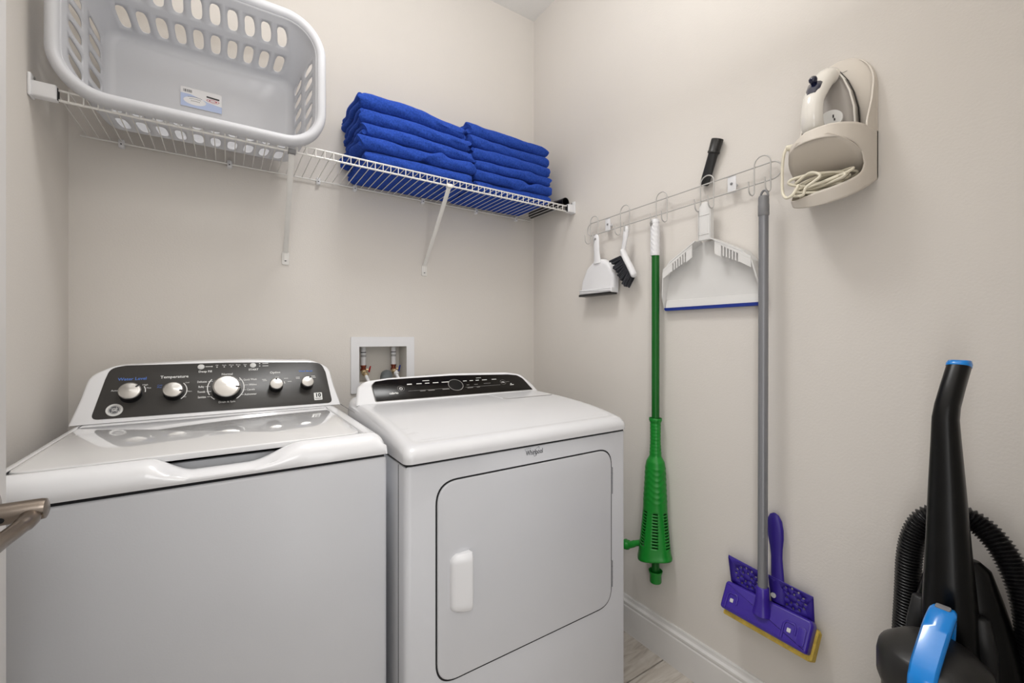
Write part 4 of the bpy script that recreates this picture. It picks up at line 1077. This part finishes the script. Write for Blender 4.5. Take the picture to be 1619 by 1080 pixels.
# head body
hy0, hy1 = 1.062, 1.318
TH = V(0.50, 0, 0.866); HOg = V(-0.078, 0, 0.345)     # tilted face: lower edge stands out from the wall
hy0, hy1 = 1.078, 1.318
m = MB(); m.prism(rpoly([(hy0, 0.004), (hy1, 0.0), (hy1 + 0.002, 0.072), (hy1 - 0.004, 0.084), (hy0 + 0.004, 0.084), (hy0 - 0.001, 0.076)], [0.010, 0.008, 0.012, 0.010, 0.012, 0.010], 4), HOg, YU, TH, -0.016, 0.012, 0.009, 4, 0.002)
hb2 = m.build('head', 'purple', gm2, angle=60)
NH = YU.cross(TH)
def hp3d(u, w, d): return HOg + YU * u + TH * w + NH * d
for u in (hy0 + 0.030, hy1 - 0.050):
    m = MB()
    fr = [(u - 0.014, 0.010), (u - 0.014, 0.046), (u - 0.008, 0.055), (u + 0.012, 0.055), (u + 0.016, 0.048), (u + 0.016, 0.030)]
    m.tube([hp3d(a, b_, 0.0118) for a, b_ in fr], 0.0034, 8, ref=NH); m.build('moulded_rim', 'purple', hb2, angle=60)
    MB().prism(rrect(u - 0.004, u + 0.006, 0.030, 0.041, 0.002, 2), HOg, YU, TH, 0.011, 0.0145, 0.0015, 2).build('white_clip', 'silver', hb2)
MB().prism(rrect(hy1 - 0.028, hy1 - 0.009, 0.012, 0.058, 0.006, 3), HOg, YU, TH, 0.011, 0.0145, 0.002, 2).build('end_boss', 'purple', hb2)
MB().lathe([(0.026, 0.385), (0.0205, 0.408), (0.0175, 0.430), (0.0165, 0.460), (0.013, 0.462)], (-0.060, -1.1945, 0), n=28).build('socket', 'purple', gm2, angle=60)
m = MB(); m.prism(rpoly([(hy0 + 0.002, -0.010), (hy1 - 0.004, -0.013), (hy1 + 0.006, -0.008), (hy1 + 0.008, 0.062), (hy1 + 0.002, 0.070), (hy0 + 0.004, 0.070)], 0.004, 2), HOg, YU, TH, -0.038, -0.015, 0.003, 2)
sg_ = m.build('sponge', 'sponge', gm2)
# squeeze flaps with petal-shaped holes
for (u0, u1, zA, zB, zC, zD) in ((1.076, 1.180, 0.412, 0.409, 0.494, 0.484), (1.196, 1.312, 0.408, 0.404, 0.487, 0.479)):
    cu_, cz_ = (u0 + u1) / 2 + (0.004 if u0 < 1.1 else 0.006), 0.449
    outer_ = rpoly([(u0 + 0.006, zA), (u1, zB), (u1, zD), (u0, zC)], 0.004, 3)
    holes = []
    for k in range(12):
        a = 2 * PI * k / 12; r0 = 0.029
        c0 = V(cu_ + r0 * 1.12 * math.cos(a), cz_ + r0 * math.sin(a)); d = V(math.cos(a), math.sin(a)); pn = V(-d.y, d.x)
        holes.append([tuple(c0 + d * (0.0046 * math.cos(t)) + pn * (0.0028 * math.sin(t) * (1 - 0.35 * math.cos(t)))) for t in [2 * PI * i / 8 for i in range(8)]])
    for k in range(6):
        a = 2 * PI * k / 6 + 0.25; r0 = 0.014
        c0 = V(cu_ + r0 * 1.12 * math.cos(a), cz_ + r0 * math.sin(a)); d = V(math.cos(a), math.sin(a)); pn = V(-d.y, d.x)
        holes.append([tuple(c0 + d * (0.0042 * math.cos(t)) + pn * (0.0026 * math.sin(t))) for t in [2 * PI * i / 8 for i in range(8)]])
    m = MB(); m.holed(outer_, holes, lambda a, c: (-0.022 - (c - 0.41) * 0.10, -a, c)); m.build('squeeze_flap', 'dkpurple', gm2, solid=0.003)
    m = MB(); m.tube([(-0.031, -u0 - 0.001, zC), (-0.031, -u1, zD)], 0.0022, 6); m.build('flap_edge', 'dkpurple', gm2)
m = MB()
def lev(z, hw, x, th): return [V(x + th * math.cos(a), -1.2105 - hw * math.sin(a) + (0.62 - z) * -0.06, z) for a in [2 * PI * i / 20 for i in range(20)]]
m.loft([lev(z, hw, x, th) for z, hw, x, th in ((0.42, 0.018, -0.026, 0.008), (0.49, 0.0175, -0.024, 0.008), (0.545, 0.0155, -0.022, 0.008), (0.572, 0.0175, -0.021, 0.008), (0.600, 0.0215, -0.020, 0.010), (0.625, 0.0225, -0.020, 0.011), (0.650, 0.0195, -0.020, 0.010), (0.664, 0.012, -0.020, 0.007), (0.669, 0.004, -0.020, 0.003))])
m.build('squeeze_lever', 'dkpurple', gm2, angle=60)
MB().lathe([(0.007, 0), (0.007, 0.003)], (-0.0345, -1.2125, 0.438), (-1, 0, 0), 16).build('pivot_cap', 'silver', gm2)

# ------------------------------------------------------------------ iron holder on the right wall
ih = thing('iron_holder', 'almond plastic wall holder with cord pocket on the right wall', 'holder', (0, -1.361, 1.52))
yc = -1.361
def bw(z):                         # half width of the back plate outline
    if z < 1.80: return 0.081
    t = (z - 1.80) / 0.103
    return 0.081 * math.sqrt(max(0, 1 - t ** 2.2))
zs = [1.575 + i * 0.0075 for i in range(44)] + [1.9025]
polyR = [(bw(z), z) for z in zs if z < 1.9025]
pl_ = [(-yc - a, z) for a, z in reversed(polyR)][::-1]
poly = [(-yc - 0.081, 1.575), (-yc + 0.081, 1.575)] + [(-yc + a, z) for a, z in polyR[1:]] + [(-yc, 1.903)] + [(-yc - a, z) for a, z in reversed(polyR[1:])]
MB().prism(poly, (-0.0005, 0, 0), YU, ZU, 0, 0.009, 0.003, 2).build('back_plate', 'almond', ih, angle=50)
# pocket shell: U-shaped plan with an open mouth
FXA = 0.165
def plan_pt(s, z):
    """s from -1 (left at wall) to 1 (right at wall)"""
    k = interp(z, [1.503, 1.515, 1.535, 1.57, 1.70], [0.80, 0.90, 0.97, 1.0, 1.0])
    dep = interp(z, [1.503, 1.56, 1.63, 1.69], [0.135, 0.160, 0.170, 0.162])
    a = s * PI / 2
    if abs(s) > 0.72:
        t = (1 - abs(s)) / 0.28; x = -0.068 * t; y = 0.081
    else:
        th = s / 0.72 * PI / 2; x = -0.068 - (dep - 0.068) * math.cos(th) ** 0.9; y = 0.081 * abs(math.sin(th))
    return V(x, yc - math.copysign(y, s) * k, z)
def ztop(s): return interp(s, [-1, -0.72, -0.5, -0.25, -0.08, 0.2, 0.6, 0.72, 1.0], [1.660, 1.663, 1.666, 1.670, 1.683, 1.687, 1.686, 1.686, 1.690])
def zbot(s): return 1.503 + 0.072 * abs(s) ** 2.1 
def mouth(s):
    t = (s + 0.04) / 0.69
    if abs(t) >= 1: return None
    e = math.sqrt(1 - abs(t) ** 2.4)
    return 1.590 - 0.058 * e * (1 - 0.22 * t), 1.600 + 0.057 * e
m = MB(); NS_ = 72
def strip(lo_f, hi_f, nv):
    m.grid(lambda i, j: plan_pt(-1 + 2 * i / NS_, lerp(lo_f(-1 + 2 * i / NS_), hi_f(-1 + 2 * i / NS_), j / nv)), NS_, nv)
lo_f = lambda s: mouth(s)[0] if mouth(s) else 1.594
hi_f = lambda s: mouth(s)[1] if mouth(s) else 1.594
strip(zbot, lo_f, 6); strip(hi_f, ztop, 8)
m.build('pocket_shell', 'almond', ih, merge=0.0003, solid=0.0032, angle=60)
# cheeks joining plate and pocket above the mouth
for sg in (1, -1):
    m = MB(); A = []; B = []
    for i in range(21):
        z = lerp(1.681, 1.885, i / 20); yy = yc - sg * bw(z) * 0.988
        d = interp(z, [1.66, 1.70, 1.76, 1.82, 1.885], [0.068, 0.066, 0.036, 0.020, 0.010])
        if sg < 0: d = min(d, interp(z, [1.66, 1.70, 1.76, 1.82, 1.885], [0.068, 0.045, 0.025, 0.016, 0.010]))
        A.append(V(-0.001, yy, z)); B.append(V(-d, yy, z))
    m.loft([[a, b_, b_ + V(0, 0.0035 * sg, 0), a + V(0, 0.0035 * sg, 0)] for a, b_ in zip(A, B)]); m.build('side_cheek', 'almond', ih, angle=50)
m = MB()
def ramp(i, j):
    t = i / 10; x = lerp(-0.160, -0.018, t); z = lerp(1.665, 1.582, t ** 0.85)
    hw = 0.0800 if x > -0.068 else 0.0800 * math.sqrt(max(0.0, 1 - ((-x - 0.068) / 0.1005) ** 2.3))
    return (x, yc + lerp(hw, -hw, j / 10), z)
m.grid(ramp, 24, 10); m.build('inner_ramp', 'almond_in', ih, solid=0.002)
m = MB(); pf = [plan_pt(-1 + 2 * i / 40, zbot(-1 + 2 * i / 40) + 0.001) for i in range(41)]; m.add(pf, [tuple(range(41))]); m.build('pocket_floor', 'almond', ih, solid=0.002)
m = MB(); m.box(-0.0100, -0.0092, yc - 0.020, yc + 0.030, 1.868, 1.8688); m.build('moulded_line', 'dim_ink', ih)

# iron standing nose-up in the holder
ir = thing('clothes_iron', 'ivory iron standing nose up in the almond wall holder', 'iron', (-0.03, -1.357, 1.64))
iy = -1.357
spo = [(0.0, 1.876), (0.012, 1.866), (0.028, 1.838), (0.042, 1.80), (0.052, 1.755), (0.056, 1.70), (0.055, 1.655)]
def sole(k, x, tilt=0.0, zsh=0.0):
    pts = [(a * k, z) for a, z in spo] ; L = [(-a, z) for a, z in reversed(pts[1:])]
    return [V(x - tilt * (1.876 - z) * 0.1, iy - a, 1.655 + (z - 1.655) * (0.5 + 0.5 * k) + zsh) for a, z in pts + L]
MB().loft([sole(1.0, -0.0115, 0.4), sole(1.03, -0.013, 0.4), sole(1.03, -0.0205, 0.4)]).build('soleplate', 'vac_black', ir)
MB().loft([sole(0.975, -0.021, 0.4), sole(1.0, -0.024, 0.4), sole(0.96, -0.038, 0.4), sole(0.90, -0.042, 0.5), sole(0.7, -0.045, 0.6)]).build('body', 'iron_grey', ir, angle=45)
MB().loft([sole(1.0, -0.0225, 0.4), sole(1.015, -0.024, 0.4), sole(1.012, -0.046, 0.4), sole(0.965, -0.047, 0.4), sole(0.90, -0.040, 0.4)]).build('skirt', 'iron_body', ir, angle=45)
hpth = spline([(-0.030, iy, 1.862), (-0.055, iy + 0.001, 1.850), (-0.088, iy + 0.002, 1.826), (-0.120, iy + 0.003, 1.788), (-0.137, iy + 0.004, 1.755), (-0.137, iy + 0.005, 1.708), (-0.108, iy + 0.005, 1.684), (-0.056, iy + 0.004, 1.680)], 7)
nk = len(hpth)
m = MB(); m.tube(hpth, [interp(i / (nk - 1), [0, 0.08, 0.2, 0.35, 0.55, 0.75, 1], [0.010, 0.021, 0.028, 0.026, 0.0235, 0.024, 0.022]) for i in range(nk)], 22, flat=0.85, ref=(-1, 0, 0.5))
hnd = m.build('handle', 'iron_body', ir, angle=60)
MB().lathe([(0.0255, -0.002), (0.0255, 0.006), (0.024, 0.009), (0.0, 0.0095)], (-0.070, iy - 0.010, 1.728), (-1, -0.35, 0.2), 32).build('dial', 'white_ink', ir)
m = MB(); m.box(-0.0806, -0.0788, iy - 0.020, iy - 0.0175, 1.730, 1.737); m.box(-0.0800, -0.0782, iy - 0.0225, iy - 0.020, 1.722, 1.7275); m.build('dial_mark', 'ink_black', ir)
kd = V(-0.75, 0.0, 0.66).normalized(); kc = V(-0.126, iy + 0.003, 1.806)
m = MB(); m.tube([kc + V(-0.020, 0, -0.030), kc + V(-0.010, 0, -0.016), kc, kc + V(0.012, 0, 0.008)], [0.011, 0.0165, 0.0170, 0.012], 14, flat=0.55, ref=kd); m.build('steam_slide', 'navy', ir, angle=60)
MB().lathe([(0.006, -0.004), (0.0075, 0.006), (0.0095, 0.011), (0.0085, 0.017), (0.004, 0.0205), (0, 0.021)], kc + kd * 0.003, kd, 20).build('spray_button', 'navy', ir, angle=60)
# cord: strain relief, hanging strand and bundled loops in the pocket
m = MB(); m.lathe([(0.0085, 0), (0.0085, 0.018), (0.007, 0.03), (0.0055, 0.034)], (-0.118, iy + 0.038, 1.668), (-0.55, 0.83, 0.05), 14); m.build('strain_relief', 'cord', ir)
rnd = random.Random(11)
m = MB()
m.tube(spline([(-0.122, iy + 0.047, 1.668), (-0.132, iy + 0.060, 1.672), (-0.138, iy + 0.068, 1.660), (-0.138, iy + 0.073, 1.630), (-0.138, iy + 0.074, 1.590), (-0.142, iy + 0.071, 1.555), (-0.154, iy + 0.056, 1.535), (-0.156, iy + 0.040, 1.540), (-0.14, iy + 0.034, 1.565)], 8), 0.0036, 10)
cdo = m.build('cord', 'cord', ir, angle=70)
cdo2 = MB()
for k in range(13):
    pts = []
    ry, rz_ = rnd.uniform(0.042, 0.066), rnd.uniform(0.006, 0.018)
    c0 = V(-0.078 - 0.007 * (k % 6), iy + rnd.uniform(-0.014, 0.004), 1.548 + 0.0024 * k)
    a0 = rnd.uniform(0, 6.28); tl_ = rnd.uniform(-0.25, 0.3)
    for i in range(10):
        a = 2 * PI * i / 10
        yy = ry * math.cos(a) * rnd.uniform(0.9, 1.1); zz_ = rz_ * math.sin(a) + tl_ * yy * 0.5
        pts.append(c0 + V(0.022 * math.sin(a + a0), yy, zz_))
    cdo2.tube(spline(pts, 5, closed=True), 0.0035, 8, closed=True)
cb = cdo2.build('cord_bundle', 'cord', ir, angle=70); cb['kind'] = 'stuff'
m = MB(); m.tube(spline([(-0.115, iy + 0.055, 1.552), (-0.140, iy + 0.046, 1.540), (-0.150, iy + 0.02, 1.534), (-0.152, iy + 0.012, 1.550), (-0.142, iy - 0.014, 1.572), (-0.138, iy + 0.010, 1.588), (-0.125, iy + 0.048, 1.575)], 7), 0.0035, 10); m.build('loose_loop', 'cord', ir, angle=70)

# ------------------------------------------------------------------ upright vacuum cleaner facing the room
vc = thing('upright_vacuum', 'black upright vacuum cleaner with bright blue carry handle and hose', 'vacuum cleaner', (-0.25, -1.605, 0))
vy = -1.603
def oval(cx, cy, cz, rx, ry, n=28, e=2.6, tilt=0.0):
    out = []
    for i in range(n):
        a = 2 * PI * i / n; c, s_ = math.cos(a), math.sin(a)
        x = math.copysign(abs(c) ** (2 / e), c) * rx; y = math.copysign(abs(s_) ** (2 / e), s_) * ry
        out.append(V(cx + x, cy + y, cz + x * tilt))
    return out
# spine
m = MB().loft([oval(-0.165, vy - 0.004, 0.40, 0.050, 0.052), oval(-0.170, vy - 0.003, 0.55, 0.042, 0.044), oval(-0.180, vy - 0.002, 0.66, 0.036, 0.0385), oval(-0.185, vy - 0.001, 0.78, 0.030, 0.0315), oval(-0.189, vy, 0.90, 0.025, 0.0255), oval(-0.190, vy + 0.001, 0.98, 0.022, 0.0210),
               oval(-0.188, vy + 0.002, 1.022, 0.0205, 0.0190, tilt=-0.2), oval(-0.180, vy + 0.001, 1.046, 0.0198, 0.0180, tilt=-0.35), oval(-0.162, vy - 0.003, 1.083, 0.0190, 0.0175, tilt=-0.4), oval(-0.140, vy - 0.007, 1.121, 0.0190, 0.0175, tilt=-0.3)])
m.build('handle_spine', 'vac_black', vc, angle=50)
m = MB().loft([oval(-0.140, vy - 0.007, 1.121, 0.0195, 0.0182, tilt=-0.3), oval(-0.1385, vy - 0.0075, 1.1265, 0.0200, 0.0186, tilt=-0.2), oval(-0.136, vy - 0.008, 1.1335, 0.0175, 0.0160, tilt=-0.1), oval(-0.136, vy - 0.008, 1.1335, 0.0120, 0.0105, tilt=-0.1), oval(-0.136, vy - 0.008, 1.1315, 0.0095, 0.008, tilt=-0.1)])
m.build('grip_cap', 'vac_blue', vc, angle=50)
# rear body behind the cup
m = MB().loft([oval(-0.125, vy - 0.008, 0.10, 0.080, 0.120, e=3), oval(-0.120, vy - 0.008, 0.40, 0.072, 0.105, e=3), oval(-0.115, vy - 0.007, 0.52, 0.062, 0.090, e=3), oval(-0.115, vy - 0.006, 0.60, 0.050, 0.074, e=3), oval(-0.118, vy - 0.005, 0.67, 0.038, 0.058, e=3), oval(-0.122, vy - 0.004, 0.725, 0.026, 0.044, e=3), oval(-0.125, vy - 0.004, 0.74, 0.014, 0.03, e=3)])
m.build('rear_body', 'vac_black', vc, angle=50)
for sg in (1, -1):
    m = MB().loft([oval(-0.170, vy + 0.050 * sg, 0.50, 0.020, 0.018, 20), oval(-0.170, vy + 0.048 * sg, 0.60, 0.017, 0.0155, 20), oval(-0.170, vy + 0.0435 * sg, 0.652, 0.0125, 0.0115, 20), oval(-0.170, vy + 0.0435 * sg, 0.655, 0.009, 0.008, 20)])
    m.build('hose_holder', 'blackmatte', vc, angle=50)
# dirt cup and lid
cxv, cyv = -0.278, vy + 0.0
MB().loft([oval(cxv, cyv, 0.30, 0.062, 0.068, 36, 2.2), oval(cxv, cyv, 0.54, 0.066, 0.072, 36, 2.2)]).build('dirt_cup', 'vac_black', vc)
m = MB().loft([oval(cxv, cyv, 0.535, 0.068, 0.074, 40, 2.3), oval(cxv, cyv, 0.548, 0.072, 0.078, 40, 2.3), oval(cxv, cyv, 0.585, 0.072, 0.078, 40, 2.3), oval(cxv, cyv, 0.600, 0.069, 0.075, 40, 2.3), oval(cxv, cyv, 0.606, 0.062, 0.068, 40, 2.3), oval(cxv + 0.01, cyv, 0.618, 0.046, 0.052, 40, 2.2), oval(cxv + 0.02, cyv, 0.625, 0.025, 0.03, 40, 2.2), oval(cxv + 0.02, cyv, 0.626, 0.005, 0.006, 40, 2.2)])
m.build('cup_lid', 'vac_smoke', vc, angle=50)
# blue carry handle: flat strap rising from the lid front, over the top and back to the spine
hp2 = spline([V(x, vy - 0.003 + dy_, z) for x, dy_, z in [(-0.352, 0, 0.44), (-0.355, 0, 0.52), (-0.356, 0, 0.580), (-0.352, -0.001, 0.600), (-0.338, -0.002, 0.618), (-0.290, -0.005, 0.660), (-0.268, -0.007, 0.677), (-0.253, -0.007, 0.680), (-0.242, -0.007, 0.672), (-0.234, -0.007, 0.645), (-0.231, -0.007, 0.618)]], 6)
nk = len(hp2); rings = []
for i, p in enumerate(hp2):
    t = (hp2[min(i + 1, nk - 1)] - hp2[max(i - 1, 0)]).normalized(); w = V(0, 1, 0); nrm = t.cross(w).normalized()
    q_ = i / (nk - 1); hw = interp(q_, [0, 0.3, 0.5, 0.62, 0.75, 1.0], [0.0185, 0.0185, 0.0190, 0.0185, 0.0150, 0.010]); th = interp(q_, [0, 0.5, 0.7, 1], [0.008, 0.0085, 0.0065, 0.005])
    rings.append([p + w * a * hw + nrm * b_ * th for a, b_ in ((-1, -0.4), (-0.8, -0.9), (0, -1), (0.8, -0.9), (1, -0.4), (1, 0.4), (0.8, 0.9), (0, 1), (-0.8, 0.9), (-1, 0.4))])
MB().loft(rings).build('carry_handle', 'vac_blue', vc, angle=45)
m = MB(); m.prism(rrect(-0.0105, 0.0105, -0.006, 0.006, 0.004, 4), (-0.2590, vy - 0.0095, 0.6855), (0, -1, 0), V(0.9, 0, 0.22), -0.002, 0.0035, 0.001, 2); m.build('release_button', 'grey_cap', vc)
# corrugated hose looping behind the spine
hp3 = spline([(-0.105, vy + 0.082, 0.20), (-0.100, vy + 0.086, 0.45), (-0.097, vy + 0.082, 0.60), (-0.095, vy + 0.076, 0.72), (-0.088, vy + 0.055, 0.786), (-0.075, vy + 0.015, 0.808), (-0.070, vy - 0.020, 0.800), (-0.080, vy - 0.055, 0.765), (-0.092, vy - 0.083, 0.70), (-0.100, vy - 0.096, 0.62), (-0.105, vy - 0.100, 0.48), (-0.105, vy - 0.098, 0.2)], 14)
# resample evenly and corrugate
seg = [0.0]
for a, b_ in zip(hp3[:-1], hp3[1:]): seg.append(seg[-1] + (b_ - a).length)
tot = seg[-1]; step = 0.0011; pts = []; rs = []
k = 0; d = 0.0
while d < tot:
    while k < len(seg) - 2 and seg[k + 1] < d: k += 1
    t = (d - seg[k]) / (seg[k + 1] - seg[k]); pts.append(hp3[k].lerp(hp3[k + 1], t))
    rs.append(0.0205 + 0.0024 * math.cos(2 * PI * d / 0.0066)); d += step
MB().tube(pts, rs, 20).build('hose', 'black', vc, angle=80)
# lower body, floor head and wheels (below the frame)
MB().loft([oval(-0.235, vy, 0.09, 0.10, 0.115, 32, 3), oval(-0.24, vy, 0.2, 0.095, 0.11, 32, 3), oval(-0.26, vy + 0.004, 0.305, 0.085, 0.095, 32, 3)]).build('motor_housing', 'vac_smoke', vc, angle=50)
MB().box(-0.46, -0.20, vy - 0.145, vy + 0.155, 0.012, 0.095, 0.03, 4).build('floor_head', 'vac_black', vc)
for sg in (1, -1): MB().lathe([(0.055, -0.012), (0.06, -0.008), (0.06, 0.008), (0.055, 0.012)], (-0.125, vy + 0.135 * sg, 0.06), (0, 1, 0), 28).build('wheel', 'blackmatte', vc)
